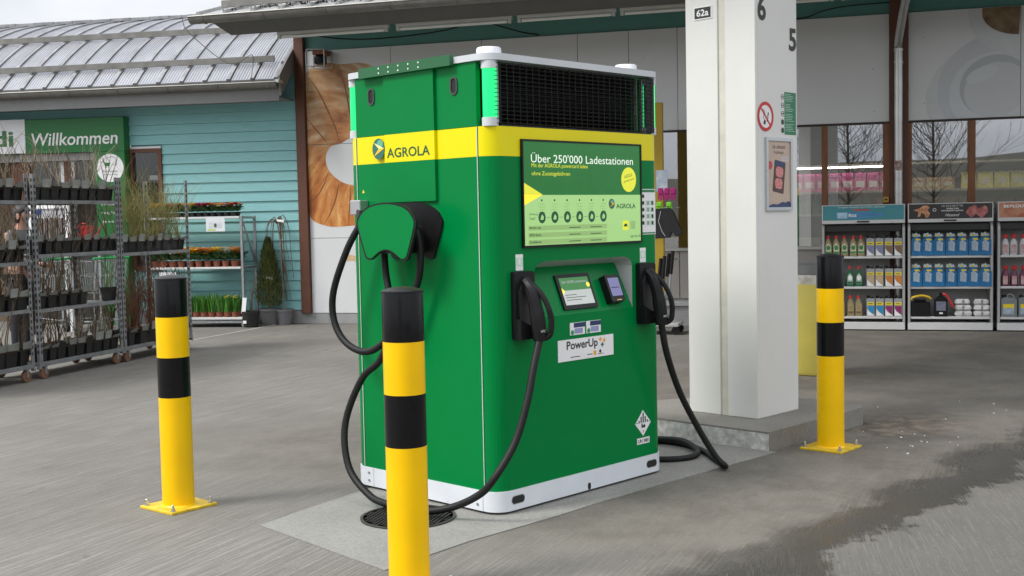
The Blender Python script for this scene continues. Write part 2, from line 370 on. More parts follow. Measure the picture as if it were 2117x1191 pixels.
CP = T((0,0,HZ0)) @ Matrix(((1,0,0,0),(0,math.sin(tl),-math.cos(tl),0),(0,math.cos(tl),math.sin(tl),0),(0,0,0,1)))   # (x, up the slope, out)
scrglow = dict(rough=.12)
tb = decal('touch_panel', rrect(.515,.785,.022,.215,.006,2), CP, .0, blk, ch, .012)
g1 = M('lit_panel_green', (.02,.12,.03), .15, emit=(.02,.15,.02), es=.4); g2 = M('lit_panel_grey', (.4,.42,.4), .15, emit=(.5,.53,.5), es=.22)
decal('lit_header', rect(.535,.765,.125,.195), CP, .0125, g1, tb, .001)
decal('lit_field', rect(.535,.765,.045,.125), CP, .0125, g2, tb, .001)
text('lettering', "Über 250'000 Ladestationen", .2, (.55,.165), CP, .0142, white, tb, .016)
ylw = M('lit_yellow', (.7,.6,.05), .3, emit=(.8,.65,.05), es=.5)
decal('lit_badge', disc(.752,.15,.013), CP, .0137, ylw, tb, .0006, ())
decal('lit_arrow', [(.536,.1),(.536,.14),(.556,.122)], CP, .0137, ylw, tb, .0006)
dk = M('dark_print', (.02,.025,.02), .5, var=.1)
for i, w_ in enumerate((.09,.16,.12)): decal('print_line', rect(.55,.55+w_,.098-i*.014,.101-i*.014), CP, .0137, dk, tb, .0004)
pt = MB().prism(rrect(.868,.985,.03,.185,.012,3), .0, .045, CP).build('card_terminal', blk, ch)
MB().prism(rrect(.884,.972,.062,.165,.004,2), .0455, .0465, CP).build('screen', M('terminal_screen', (.1,.1,.2), .12, emit=(.2,.2,.42), es=.25), pt)
MB().prism(rect(.895,.96,.108,.112), .0466, .0472, CP).build('print_line', blk, pt)
MB().prism(rect(.91,.95,.036,.042), .0455, .047, CP).build('card_slot', M('brass_slot', (.5,.4,.15), .35, .5), pt)
for x, c in ((.326,(.1,.5,.2)),(.373,(.4,.08,.05))):
    kk = decal('key_switch', disc(x,.115,.011,None,14), CP, .0, M('nickel', (.6,.6,.55), .3, .9), ch, .006); decal('key_core', disc(x,.115,.006,None,10), CP, .0062, M('key'+str(x), c, .4), kk, .001)
decal('small_label', rect(.325,.385,.138,.15), CP, .0, white, ch, .001)
# card slot stickers, PowerUp sign
for x0 in (.551,.681):
    q = decal('card_sticker', rect(x0,x0+.118,.851,.916), FRONT, .0005, white, ch, .002)
    decal('print', rect(x0+.03,x0+.118,.89,.914), FRONT, .003, M('navy_print', (.02,.035,.12), .4), q, .0006)
    decal('print', rect(x0+.035,x0+.1,.858,.885), FRONT, .003, M('lilac_print', (.28,.3,.5), .4), q, .0006)
    decal('print', disc(x0+.018,.865,.013), FRONT, .003, M('leaf_green_print', (.02,.3,.1), .4), q, .0006)
pu = decal('advert_plate', rect(.454,.902,.719,.831), FRONT, .0005, white, ch, .003)
text('lettering', 'PowerUp', .25, (.52,.764), FRONT, .0042, dk, pu, .058, bold=.022)
org = M('orange_print', (.8,.35,.02), .5); tealp = M('petrol_print', (.02,.1,.1), .5)
for (x, z, mt_) in ((.792,.812,org),(.824,.804,org),(.808,.782,tealp)):
    decal('plus_mark', [(x-.012,z-.004),(x-.004,z-.004),(x-.004,z-.012),(x+.004,z-.012),(x+.004,z-.004),(x+.012,z-.004),(x+.012,z+.004),(x+.004,z+.004),(x+.004,z+.012),(x-.004,z+.012),(x-.004,z+.004),(x-.012,z+.004)], FRONT, .0038, mt_, pu, .0006)
decal('print_line', rect(.55,.625,.735,.739), FRONT, .0038, dk, pu, .0006); decal('print_line', rect(.685,.725,.737,.741), FRONT, .0038, dk, pu, .0006)
decal('print_mark', rect(.735,.757,.731,.755), FRONT, .0038, org, pu, .0006); decal('print_mark', disc(.79,.748,.009,None,12), FRONT, .0038, dk, pu, .0006)
text('lettering', 'AGROLA', .05, (.768,.731), FRONT, .0042, dk, pu, .008)
# hazard diamond
hz_ = decal('hazard_diamond', [(1.154,.236),(1.224,.308),(1.154,.38),(1.084,.308)], FRONT, .0005, white, ch, .002)
for i in range(-3,4):
    x = 1.154+i*.0185; top = .372-abs(i)*.0205
    if i in (-3,3): top = .322
    decal('stripe', [(x-.005,.311),(x+.005,.311),(x+.005,max(.314,top-.006)),(x-.005,max(.314,top-.006))], FRONT, .003, dk, hz_, .0006)
decal('battery_mark', [(1.138,.283),(1.172,.283),(1.172,.297),(1.165,.297),(1.165,.303),(1.158,.303),(1.158,.295),(1.148,.295),(1.148,.306),(1.138,.306)], FRONT, .003, dk, hz_, .0006)
text('lettering', '9', .009, (1.15,.254), FRONT, .0034, dk, hz_, .014)
un = decal('number_label', rect(1.1,1.21,.192,.226), FRONT, .0005, white, ch, .002); text('lettering', 'UN 3481', .094, (1.155,.198), FRONT, .003, dk, un, .022, bold=.03, align='CENTER')
# skirt with slots
skm = M('white_powder_coated_skirt', (.66,.69,.73), .4, var=.04, bump=.03, bscale=200, scuff=(9,.66,(.4,.4,.38),(.5,.5,3)))
sk = MB().prism(outline(-.006, W+.006, -.006, D+.006, RC+.004, 8), .018, .1195).build('skirt', skm, ch, smooth=True)
dark = M('dark_opening', (.012,.012,.012), .8)
for x in (.135, 1.222):
    decal('slot', rrect(x-.045,x+.045,.05,.088,.018,5), FRONT, .0062, dark, sk, .001)
    decal('slot_rim', rrect(x-.049,x+.049,.046,.092,.022,5), FRONT, .006, M('slot_rim_grey', (.4,.42,.44), .4), sk, .0006, )
decal('notch', rrect(.668,.692,.019,.056,.011,4), FRONT, .0062, dark, sk, .001)
for u in (.135,.985):
    decal('joint_strip', rect(-u-.035,-u+.035,.019,.119), LEFT, .0062, skm, sk, .003)
    for z in (.05,.092): MB().prism(disc(-u,z,.007,None,8), .0095, .014, LEFT).build('bolt', steel, sk)
# feet under the skirt
for (x, y) in ((.1,.1),(1.25,.1),(.1,1.0),(1.25,1.0)): MB().cyl((x,y,.0),(x,y,.02),.05,n=14).build('foot', blk, ch)
# left face: seams, riser panel, top plate, vents
seam = M('pale_gasket', (.5,.62,.55), .4); gap = M('dark_gap', (.01,.03,.015), .7)
for u in (.093, 1.03):
    decal('seam', rect(-u-.0022,-u+.0022,.122,1.914), LEFT, .0004, seam, ch, .002)
    decal('seam_gap', rect(-u+.0022,-u+.0062,.122,1.914), LEFT, .0004, gap, ch, .001)
up_ = MB(); uo = [(0,.093),(0,1.03)]
MB().box(.0,.03,.093,1.03,1.9152,2.231,.003).build('upper_side_panel', green, ch)
MB().box(W-.03,W,.093,1.03,1.9152,2.231,.003).build('upper_side_panel', green, ch)
MB().box(.093,W-.093,D-.03,D,1.9152,2.231,.003).build('upper_rear_panel', green, ch)
MB().box(.1,W-.1,.1,D-.05,1.9153,2.2305).build('upper_core', dark, ch)
rp_ = MB().prism(rect(-.775,-.385,1.562,1.7698), .0004, .016, LEFT).build('riser_panel', green, ch)
MB().prism(rect(-.775,-.385,1.9152,2.222), .0004, .016, LEFT).build('riser_panel', green, ch)
MB().prism(rect(-.775,-.385,1.77,1.915), .0004, .016, LEFT).build('riser_band', yellow, ch)
pl = MB().prism(rect(-.95,-.237,2.222,2.275), .0, .038, LEFT).build('top_plate', M('plate_green', (.012,.11,.035), .4, var=.05), ch)
for i in range(5):
    for z in (2.236,2.26): MB().prism(disc(-.78+i*.092*.85,z,.0045,None,8), .038, .0405, LEFT).build('rivet', white, pl)
for u in (.89,.248):
    q = MB().prism(rrect(-u-.026,-u+.026,2.08,2.17,.0255,6), .0005, .006, LEFT, holes=[rrect(-u-.018,-u+.018,2.089,2.161,.0175,6)]).build('handle_ring', M('grey_plastic', (.05,.05,.05), .5), ch)
    MB().prism(rrect(-u-.0178,-u+.0178,2.0892,2.1608,.0173,6), .0003, .0016, LEFT).build('handle_recess', dark, q)
decal('warning_triangle', [(-.99,1.617),(-.968,1.617),(-.979,1.636)], LEFT, .0005, M('amber_print', (.75,.5,.05), .5), ch, .001)
cs = MB().box(-.06,0,.94,1.026,1.5,1.578,.004).build('cable_outlet', M('brushed_aluminium', (.5,.51,.52), .35, .8, var=.1), ch)
# AGROLA emblem on the riser
def emblem(parent, face, cx, cz, rx, rz, off):
    e = decal('emblem', disc(cx,cz,rx,rz), face, off, M('emblem_green', (.015,.13,.085), .3, coat=.4), parent, .002)
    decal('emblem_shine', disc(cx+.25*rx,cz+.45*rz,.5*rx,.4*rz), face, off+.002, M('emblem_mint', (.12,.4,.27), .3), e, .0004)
    gd = M('emblem_gold', (.78,.5,.03), .35); pale = M('emblem_pale', (.85,.75,.3), .35)
    decal('emblem_arrow', [(cx-.75*rx,cz+.62*rz),(cx+.95*rx,cz+.02*rz),(cx+.05*rx,cz+.02*rz)], face, off+.0026, pale, e, .0004)
    decal('emblem_arrow', [(cx-.75*rx,cz-.72*rz),(cx+.05*rx,cz+.015*rz),(cx+.95*rx,cz+.015*rz)], face, off+.0026, gd, e, .0004)
    return e
emblem(ch, LEFT, -.822, 1.845, .05, .055, .0165)
agr = M('lettering_green', (.004,.09,.03), .4)
text('lettering', 'AGROLA', .335, (-.755,1.794), LEFT, .0172, agr, ch, .05, bold=.015)
# grille, corner lights, lid
wires = MB()
for i in range(27):
    x = .075 + i*(W-.15)/26; wires.box(x-.0012,x+.0012,-.0005,.0015,1.925,2.226)
wpath = [(.09-.091*math.sin(R_(a)), .09-.091*math.cos(R_(a))) for a in (52,35,18,0)] + [(W-.09+.091*math.sin(R_(a)), .09-.091*math.cos(R_(a))) for a in (0,18,35,60,85)]
for i in range(15):
    z = 1.93 + i*.0207; wires.tube([(p[0],p[1]-.002,z) for p in wpath], .0018, 4)
for a in (30,60):
    x, y = W-.09+.091*math.sin(R_(a)), .09-.091*math.cos(R_(a)); wires.box(x-.0012,x+.0012,y,y+.002,1.925,2.226)
tag(wires.build('grille_mesh', M('black_wire', (.02,.02,.02), .4, .3), ch), kind='stuff')
for i in range(15):
    z = 1.935 + i*.0195
    MB().add([(.11,.055,z),(W-.14,.055,z),(W-.14,.085,z+.018),(.11,.085,z+.018)], [(0,1,2,3)]).build('louvre', blkm, ch)
for x, w_ in ((.085,.009),(W-.175,.006),(W-.125,.012),(W-.085,.012)):
    MB().box(x,x+w_,.03,.05,1.93,2.22,.002).build('strut', steel, ch)
MB().box(.08,W-.08,.004,.05,1.9152,1.924).build('grille_sill', blk, ch)
MB().box(W-.112,W-.05,.004,.009,1.925,2.226).build('light_mask_plate', blk, ch)  # black plate added to hide part of the right corner light's glow
glow = M('green_status_light', (.0,.2,.06), .3, emit=(.012,.85,.22), es=.6)
glow_e = M('pale_diffuser', (.55,.75,.65), .35, emit=(.3,.9,.5), es=.35)
for (x, y) in ((.046,.046),(W-.046,.046),(.046,D-.046),(W-.046,D-.046)):
    lp = MB().cyl((x,y,1.958),(x,y,2.192),.036,n=20).build('status_light', glow, ch, smooth=True)
    for z0, z1 in ((1.9155,1.957),(2.193,2.231)): MB().cyl((x,y,z0),(x,y,z1),.041,n=20).build('lamp_socket', lidgrey, lp, smooth=True)
MB().prism(outline(-.012,W+.012,-.012,D+.012,RC+.006,8), 2.2318, 2.264).build('lid', lidgrey, ch, smooth=True)
for (x, y) in ((.095,.095),(1.185,.11),(.62,1.02),(1.25,1.02)):
    MB().lathe([(.062,2.2642),(.061,2.296),(.056,2.303),(0,2.305)],24,(x,y,0)).build('antenna_dome', M('white_dome', (.72,.73,.78), .4, var=.02), ch, smooth=True)
# display
fr = MB().prism(rect(.203,1.158,1.318,1.856), .0005, .014, FRONT, holes=[rect(.213,1.148,1.328,1.846)]).build('display_frame', blk, ch)
dg = M('display_green', (.01,.08,.02), .07, emit=(.004,.14,.015), es=.38, var=.25, scale=2.5)
dl = M('display_pale_green', (.15,.25,.09), .07, emit=(.38,.66,.24), es=.38, var=.04)
dw = M('display_white', (.4,.42,.4), .1, emit=(.8,.92,.75), es=.42); dy = M('display_yellow', (.35,.34,.03), .1, emit=(.72,.75,.03), es=.4)
dd_ = M('display_dark', (.005,.03,.012), .1, emit=(.008,.05,.02), es=.6); dbar = M('display_olive_bar', (.2,.3,.12), .1, emit=(.28,.47,.15), es=.3)
dsp = decal('display', rect(.213,1.148,1.58,1.846), FRONT, .001, dg, ch, .008)
decal('display_lower_field', rect(.213,1.148,1.328,1.5798), FRONT, .001, dl, dsp, .008)
text('lettering', "Über 250'000 Ladestationen", .815, (.271,1.742), FRONT, .0096, dw, dsp, .05)
text('lettering', 'Mit der AGROLA powercard laden', .43, (.274,1.712), FRONT, .0096, dy, dsp, .026)
text('lettering', 'ohne Zusatzgebühren', .29, (.274,1.672), FRONT, .0096, dy, dsp, .026)
bd = decal('badge', disc(1.047,1.662,.064,.067), FRONT, .0092, dy, dsp, .0004)
for i, (tx, w_) in enumerate((('AGROLA',.07),('powercard',.09))):
    text('lettering', tx, w_, (1.047,1.675-i*.026), FRONT @ T((1.047,1.662,0)) @ RZ(12) @ T((-1.047,-1.662,0)), .0099, dd_, bd, .018, align='CENTER')
da = M('display_amber', (.6,.4,.02), .1, emit=(.85,.5,.02), es=.7)
decal('chevron', [(.2135,1.642),(.352,1.582),(.2135,1.586)], FRONT, .0092, dy, dsp, .0004)
decal('chevron', [(.2135,1.585),(.351,1.581),(.2135,1.528)], FRONT, .0092, da, dsp, .0004)
emblem(dsp, FRONT, .898, 1.532, .024, .027, .0092)
text('lettering', 'AGROLA', .168, (.936,1.506), FRONT, .0096, dd_, dsp, .026, bold=.02)
text('lettering', 'agrola.ch', .09, (1.055,1.343), FRONT, .0096, dd_, dsp, .02)
text('lettering', 'Anleitung', .065, (.25,1.476), FRONT, .0096, dd_, dsp, .014, shear=.2); text('lettering', '"Laden"', .05, (.25,1.456), FRONT, .0096, dd_, dsp, .014, shear=.2)
for i in range(6):
    x = .345 + i*.0965
    q = decal('step_icon', disc(x,1.467,.027,.03), FRONT, .0092, dd_, dsp, .0004)
    decal('icon_mark', [(x-.012,1.455),(x+.01,1.455),(x+.012,1.472),(x,1.482),(x-.008,1.47)], FRONT, .0097, dl, q, .0003)
    if i < 5: decal('link_line', rect(x+.036,x+.06,1.4655,1.4675), FRONT, .0092, dd_, dsp, .0003)
    decal('step_number', disc(x,1.553,.006,None,10), FRONT, .0092, dd_, dsp, .0003)
    for j in range(4): decal('print_line', rect(x-.03+.006*((i+j)%3),x+.024-.005*((i*j)%3),1.532-j*.014,1.5355-j*.014), FRONT, .0092, dbar, dsp, .0003)
for i, tx in enumerate(('Mobile App','RFID-Karte','Kreditkarte')):
    z = 1.402-i*.035
    q = decal('table_row', rect(.243,.855,z,z+.024), FRONT, .0092, dbar, dsp, .0003)
    text('lettering', tx, .085, (.252,z+.006), FRONT, .0098, dd_, q, .013, bold=.02)
    for x in (.55,.72): decal('print_line', rect(x,x+.09,z+.008,z+.012), FRONT, .0096, dd_, q, .0002)
q = decal('app_icon', rrect(.99,1.04,1.388,1.44,.01,3), FRONT, .0092, dy, dsp, .0004); decal('car_mark', [(1.0,1.408),(1.03,1.408),(1.03,1.416),(1.024,1.424),(1.01,1.424),(1.0,1.416)], FRONT, .0097, dd_, q, .0002)
decal('code_panel', rect(1.058,1.1,1.393,1.437), FRONT, .0092, dbar, dsp, .0003)
# information sticker right of the display
stk = decal('info_sticker', rect(1.163,1.292,1.36,1.612), FRONT, .0005, white, ch, .0015)
gp = M('print_green', (.02,.2,.07), .5); gg = M('print_pale_green', (.55,.72,.58), .5)
decal('print', rect(1.167,1.288,1.594,1.608), FRONT, .0021, gp, stk, .0004); decal('print', rect(1.167,1.288,1.364,1.372), FRONT, .0021, gp, stk, .0004)
for i in range(5):
    z = 1.572-i*.037
    decal('pictogram', disc(1.182,z,.01,.011,12), FRONT, .0021, dk, stk, .0004)
    if i: decal('print', rect(1.2,1.28,z-.014,z+.014), FRONT, .0021, gg, stk, .0003); decal('print', rect(1.215,1.235,z-.01,z+.01), FRONT, .0026, M('mid_grey_print',(.3,.33,.3),.5), stk, .0003); decal('print', rect(1.255,1.272,z-.01,z+.01), FRONT, .0026, dk, stk, .0003)
for x in (.155,1.147):
    q = decal('socket_label', rect(x,x+.052,1.207,1.287), FRONT, .0005, white, ch, .0015)
    decal('print', rect(x+.001,x+.051,1.228,1.27), FRONT, .0021, gg, q, .0004); decal('print', rect(x+.018,x+.034,1.235,1.262), FRONT, .0026, white, q, .0004)
# scratches on the corner panel
for i in range(14):
    z = 1.0 + i*.02 + random.uniform(-.005,.005); y = .05+random.uniform(-.004,.004)
    a = math.acos(max(-1, min(1, (RC-y)/RC)))
# holsters
for hx in (.118,1.108):
    ho = MB().prism([(hx+.004,.868),(hx+.06,.862),(hx+.14,.878),(hx+.142,1.19),(hx+.134,1.202),(hx+.008,1.204),(hx,1.196),(hx,.9)], .0005, .03, FRONT).build('holster', blk, ch)
    MB().prism([(hx+.03,.9),(hx+.12,.9),(hx+.128,1.1),(hx+.105,1.15),(hx+.05,1.15),(hx+.022,1.1)], .0302, .036, FRONT).build('holster_rim', M('holster_grey', (.03,.03,.032), .45), ho)
    MB().prism([(hx+.002,.868),(hx+.135,.868),(hx+.14,.93),(hx+.06,.94),(hx+.002,.97)], .0302, .062, FRONT).build('holster_cup', blk, ho)
# cable hanger on the left side
HC = .58
def hang_poly(s=1., c=HC):
    pts = [(.225,1.478),(.19,1.515),(.12,1.545),(.0,1.559),(-.12,1.545),(-.19,1.515),(-.225,1.478),(-.232,1.44),(-.175,1.295),(-.155,1.27),(-.12,1.268),(-.06,1.302),(0,1.315),(.06,1.302),(.12,1.268),(.155,1.27),(.175,1.295),(.232,1.44)]
    P = smoothpath([(p[0], p[1], 0) for p in pts] + [(pts[0][0], pts[0][1], 0)], 3)[:-1]
    cz = 1.42
    return [(-c + p.x*s, cz+(p.y-cz)*s) for p in P]
hg = MB().prism(hang_poly(), .0005, .012, LEFT).build('cable_hanger', blk, ch)
MB().prism(hang_poly(), .17, .186, LEFT).build('hanger_rim', blk, hg)
MB().prism(hang_poly(.935), .1862, .1885, LEFT).build('hanger_face', green, hg)
MB().prism([(-HC+.0+.1*math.cos(R_(a)), 1.36+.1*math.sin(R_(a))) for a in range(0,181,15)] + [(-HC-.1,1.3),(-HC+.1,1.3)], .0122, .1698, LEFT).build('hanger_saddle', blk, hg)

# ================================================================== CHARGING CABLES
def connector(parent, hx):
    """CCS plug hanging in its holster: nose up in the cup, handle bow outside, cable leaving at the bottom"""
    x = hx + .07
    k1 = MB().tube(smoothpath([(x,-.03,1.155),(x+.002,-.07,1.11),(x+.008,-.095,1.02),(x+.014,-.105,.93),(x+.018,-.107,.885)],4), [.03]*3+[.034]*6+[.037]*4+[.036]*3+[.032],10)
    c = k1.build('plug_body', blk, parent, smooth=True)
    MB().tube(smoothpath([(x+.0,-.06,1.15),(x+.018,-.115,1.1),(x+.036,-.15,1.03),(x+.044,-.162,.96),(x+.043,-.158,.9),(x+.034,-.135,.876),(x+.02,-.112,.872)],5), .014, 10).build('handle', blkm, c, smooth=True)
    for i in range(10):
        t = i/9; p = Vector((x+.039+.006*math.sin(t*3), -.154-.009*math.sin(t*3), 1.01-.1*t)); MB().cyl(p-Vector((0,0,.0025)), p+Vector((0,0,.0025)), .0165, n=10).build('grip_rib', blkm, c)
    MB().cyl((x+.02,-.105,.9),(x+.021,-.108,.862),.04,.035,14).build('collar', blk, c, smooth=True)
    text('lettering', 'HPC', .032, (x-.012,.905), FRONT, .145, white, c, .013)
    return c
c1 = thing('charging_cable', 'black charging cable slung over the green hanger, plug in the holster beside it', 'cable', MC)
connector(c1, .118)
p1 = [(-.03,.98,1.535),(-.07,.93,1.49),(-.1,.889,1.454),(-.14,.955,1.32),(-.16,1.057,1.099),(-.16,1.064,.942),(-.16,.977,.829),(-.15,.836,.78),(-.13,.719,.816),(-.1,.58,.94),(-.09,.488,1.087),(-.085,.441,1.21),(-.08,.445,1.36),(-.08,.50,1.455),(-.08,.58,1.482),(-.08,.66,1.455),(-.082,.715,1.36),(-.085,.71,1.206),(-.1,.663,1.056),(-.12,.64,.9),(-.15,.698,.744),(-.18,.804,.65),(-.22,.884,.469),(-.25,.885,.319),(-.27,.814,.165),(-.28,.647,.064),(-.28,.513,.042),(-.28,.293,.041),(-.2,.134,.067),(-.14,.094,.098),(-.13,-.1,.231),(-.007,-.13,.39),(.073,-.14,.58),(.132,-.13,.738),(.196,-.112,.862)]
p1[-6] = (-.15,-.02,.145); p1[-5] = (-.12,-.1,.235)
MB().tube(smoothpath(p1,6), .0185, 12).build('hose', blkm, c1, smooth=True)
c2 = thing('charging_cable', 'black charging cable coiled on the ground between the charging cabinet and the column', 'cable', MC)
connector(c2, 1.108)
p2 = [(1.196,-.107,.866),(1.23,-.115,.7),(1.339,-.12,.472),(1.46,-.16,.25),(1.535,-.22,.09),(1.565,-.262,.035),(1.62,-.22,.022),(1.75,-.06,.021),(1.88,.1,.021),(1.98,.3,.021),(1.98,.5,.021),(1.85,.66,.021),(1.66,.68,.021),(1.5,.5,.021),(1.47,.28,.021),(1.56,.12,.021),(1.7,.06,.021),(1.84,.12,.03),(1.93,.3,.055),(1.93,.52,.04),(1.8,.85,.021),(1.6,.98,.021),(1.45,.9,.021),(1.38,.8,.05),(1.355,.75,.2)]
MB().tube(smoothpath(p2,6), .0185, 12).build('hose', blkm, c2, smooth=True)

# ================================================================== BOLLARDS
by = M('bollard_yellow_paint', (.88,.52,.0), .3, var=.05, scale=5, coat=.0, spec=.3, rvar=.06, scuff=(10,.655,(.2,.13,.02),(1,1,.45)))
bb = M('bollard_black_film', (.006,.006,.007), .2, var=.2, scale=8, rvar=.06, spec=.22, scuff=(26,.72,(.3,.3,.3),(1,1,1)))
bw = M('grubby_yellow_plate', (.5,.33,.02), .5, scale=14, col2=(.8,.55,.02))
def bollard(x, y, yaw, label):
    b = thing('bollard', label, 'bollard', MC @ T((x,y,0)) @ RZ(yaw), 'striped bollards around the charging cabinet')
    pz = .006 if -.93 < x < 2.2 and -.2 < y < 1 else 0
    q = MB().box(-.14,.14,-.14,.14,pz,pz+.014,.002).build('base_plate', bw, b)
    MB().tube([(0,0,pz+.014),(0,0,pz+.022)],[.09,.083],32).build('weld', by, q, smooth=True)
    MB().cyl((0,0,pz+.0142),(0,0,.58),.0822,n=40).build('post', by, b, smooth=True)
    MB().cyl((0,0,.5802),(0,0,.787),.0826,n=40).build('black_band', bb, b, smooth=True)
    MB().cyl((0,0,.7872),(0,0,.995),.0822,n=40).build('yellow_band', by, b, smooth=True)
    MB().lathe([(.0826,.9952),(.0826,1.186),(.080,1.192)],40).build('black_band', bb, b, smooth=True)
    MB().lathe([(.0834,1.186),(.0834,1.193),(.078,1.197),(.05,1.205),(.02,1.2095),(0,1.21)],40).build('cap', blk, b, smooth=True)
    for (sx, sy) in ((-1,-1),(1,-1),(1,1),(-1,1)):
        bo = MB().lathe([(.013,.0),(.013,.004)],14,(sx*.115,sy*.115,pz+.0142)).build('washer', steel, q)
        n_ = MB().lathe([(.0105,.0),(.0105,.011)],6,(sx*.115,sy*.115,pz+.0183)).lathe([(.006,.011),(.006,.026),(.004,.029)],10,(sx*.115,sy*.115,pz+.0183)).build('nut', M('zinc_bolt', (.6,.62,.63), .3, .9), q)
    return b
bollard(-.901,1.456,5,'yellow and black striped bollard standing alone on open concrete, on the plant trolley side')
bollard(2.53,-.395,3,'yellow and black striped bollard beside the white column and yellow bin')
bollard(-1.018,-.51,5,'yellow and black striped bollard in front of the cable hanger and manhole cover')
# manhole cover
mc = thing('manhole_cover', 'round dark cast manhole cover set in the pale pad beside the charging cabinet', 'manhole cover', MC @ T((-.29,.34,.005)))
cast = M('cast_iron', (.035,.033,.03), .6, .4, scale=20, col2=(.085,.08,.073), bump=.2)
MB().lathe([(0,.0),(.235,.0),(.235,.004),(0,.004)],40).build('plate', cast, mc)
MB().lathe([(.222,.0042),(.222,.008),(.236,.008),(.236,.0042)],40).build('rim', cast, mc)
nub = MB()
for i in range(-9,10):
    for j in range(-9,10):
        x, y = i*.023, j*.023+(.0115 if i % 2 else 0)
        if x*x+y*y < .043: nub.box(x-.009,x+.009,y-.004,y+.004,.004,.0075)
tag(nub.build('tread', cast, mc), kind='stuff')

# ================================================================== COLUMN AND CANOPY
colm = M('white_clad_column', (.7,.695,.665), .42, var=.025, scale=2.5, bump=.02, bscale=40, scuff=(7,.66,(.4,.38,.34),(1,1,.2)))
co = thing('column', 'square white clad column standing on a raised concrete island', 'column', MC @ T((0,0,.12)))
X0, X1, Y0, Y1 = 2.552, 3.062, .143, .683
MB().box(X0+.03,X1-.003,Y0+.003,Y1-.003,.0,4.48).build('core', M('column_core', (.6,.59,.55), .5), co)
MB().box(X0,X0+.03,Y0,.372,.001,4.48,.003).build('cladding', colm, co)
MB().box(X0,X0+.03,.43,Y1,.001,4.48,.003).build('cladding', colm, co)
MB().box(X0+.012,X0+.03,.373,.429,.001,4.48).build('groove', M('cream_groove', (.6,.58,.5), .5, var=.08, scale=9), co)
MB().box(X0+.0305,X1,Y0-.0004,Y0+.03,.001,4.48,.003).build('cladding', colm, co)
CF = FRONT @ T((0,-.12,-Y0)); CL = LEFT @ T((0,-.12,-X0))
text('numeral', '6', .1, (2.583,2.702), CF, .002, dk, co, .165, bold=.03)
text('numeral', '5', .092, (2.963,2.537), CF, .002, dk, co, .152, bold=.03)
pw = MC @ T((0,0,0)); CFw = FRONT @ T((0,0,-Y0)); CLw = LEFT @ T((0,0,-X0))
hn = thing('house_number_plate', 'small black house number plate reading 62a on the column', 'number plate', MC)
decal('plate', rect(-.612,-.468,2.752,2.838), CLw, .001, white, hn, .004); decal('field', rect(-.604,-.476,2.76,2.83), CLw, .0052, dk, hn, .001)
text('lettering', '62a', .095, (-.54,2.773), CLw, .0066, white, hn, .045, bold=.02, align='CENTER')
ns = thing('no_smoking_sign', 'round red and white no smoking sign on the column', 'sign', MC)
redp = M('sign_red', (.55,.01,.012), .4)
decal('ground', disc(2.667,2.09,.094), CFw, .001, white, ns, .002)
decal('ring', disc(2.667,2.09,.096,None,36), CFw, .0032, redp, ns, .001, holes=[disc(2.667,2.09,.074,None,36)])
for a in (40,): decal('cigarette', [(2.668+.012,2.06),(2.68+.012,2.055),(2.703+.004,2.115),(2.692+.004,2.12)], CFw, .0032, dk, ns, .0006, holes=[[(2.684,2.068),(2.69,2.066),(2.7,2.095),(2.695,2.098)]])
decal('match', [(2.64,2.042),(2.662,2.036),(2.672,2.062),(2.65,2.068)], CFw, .0032, dk, ns, .0006)
MB().tube([CFw @ Vector((x, z, .0036)) for (x, z) in ((2.657,2.065),(2.64,2.08),(2.645,2.105),(2.66,2.11),(2.652,2.13),(2.63,2.132))], .0015, 5).build('smoke', dk, ns)
decal('bar', [(2.612,2.136),(2.621,2.145),(2.722,2.044),(2.713,2.035)], CFw, .0043, redp, ns, .0006)
gs = thing('instruction_sticker', 'narrow green sticker of fine white text on the column', 'sticker', MC)
decal('field', rect(2.903,3.045,1.982,2.262), CFw, .001, M('sticker_green', (.01,.17,.08), .4), gs, .0015)
for i in range(24):
    if i % 6 == 5: continue
    z = 2.248-i*.011; decal('print_line', rect(2.91,2.91+random.uniform(.06,.125),z-.0012,z+.0012), CFw, .0026, gg, gs, .0003)
for i in range(5):
    z = 2.228-i*.055; decal('pictogram', disc(2.878,z,.018,None,16), CFw, .001, dk, gs, .0008, holes=[disc(2.878,z,.0145,None,16)] if i < 3 else ()); decal('pictogram_mark', rect(2.868,2.888,z-.003,z+.003), CFw, .001, dk if i < 3 else gp, gs, .0009)
po = thing('poster_frame', 'aluminium poster frame with beige meat advert on the column', 'poster', MC)
PX0, PX1, PZ0, PZ1 = 2.658, 2.98, 1.478, 1.957
alu = M('aluminium_frame', (.55,.58,.6), .3, .7)
MB().prism(rect(PX0,PX1,PZ0,PZ1), .001, .016, CFw, holes=[rect(PX0+.022,PX1-.022,PZ0+.022,PZ1-.022)]).build('frame', alu, po)
ps = decal('poster', rect(PX0+.021,PX1-.021,PZ0+.021,PZ1-.021), CFw, .001, M('poster_beige', (.5,.38,.3), .3, var=.06), po, .006)
text('lettering', '«So schmeckt', .16, (2.82,1.885), CFw, .0076, dk, ps, .026, align='CENTER'); text('lettering', 'Frühling!»', .12, (2.82,1.845), CFw, .0076, dk, ps, .026, align='CENTER')
for i in range(3): decal('print_line', rect(2.85,2.945,1.826-i*.01,1.83-i*.01), CFw, .0074, M('pale_blue_print', (.5,.6,.75), .4), ps, .0003)
RT = CFw @ T((2.82,1.7,0)) @ RZ(-8)
decal('tray', rrect(-.068,.068,-.105,.105,.01,3), RT, .0074, M('tray_brown', (.07,.04,.035), .4), ps, .0006)
decal('tray_label', rect(-.058,.062,.07,.102), RT, .0082, M('label_navy', (.02,.04,.13), .4), ps, .0004)
pink = M('raw_meat_pink', (.5,.1,.1), .5, scale=60, col2=(.75,.35,.33))
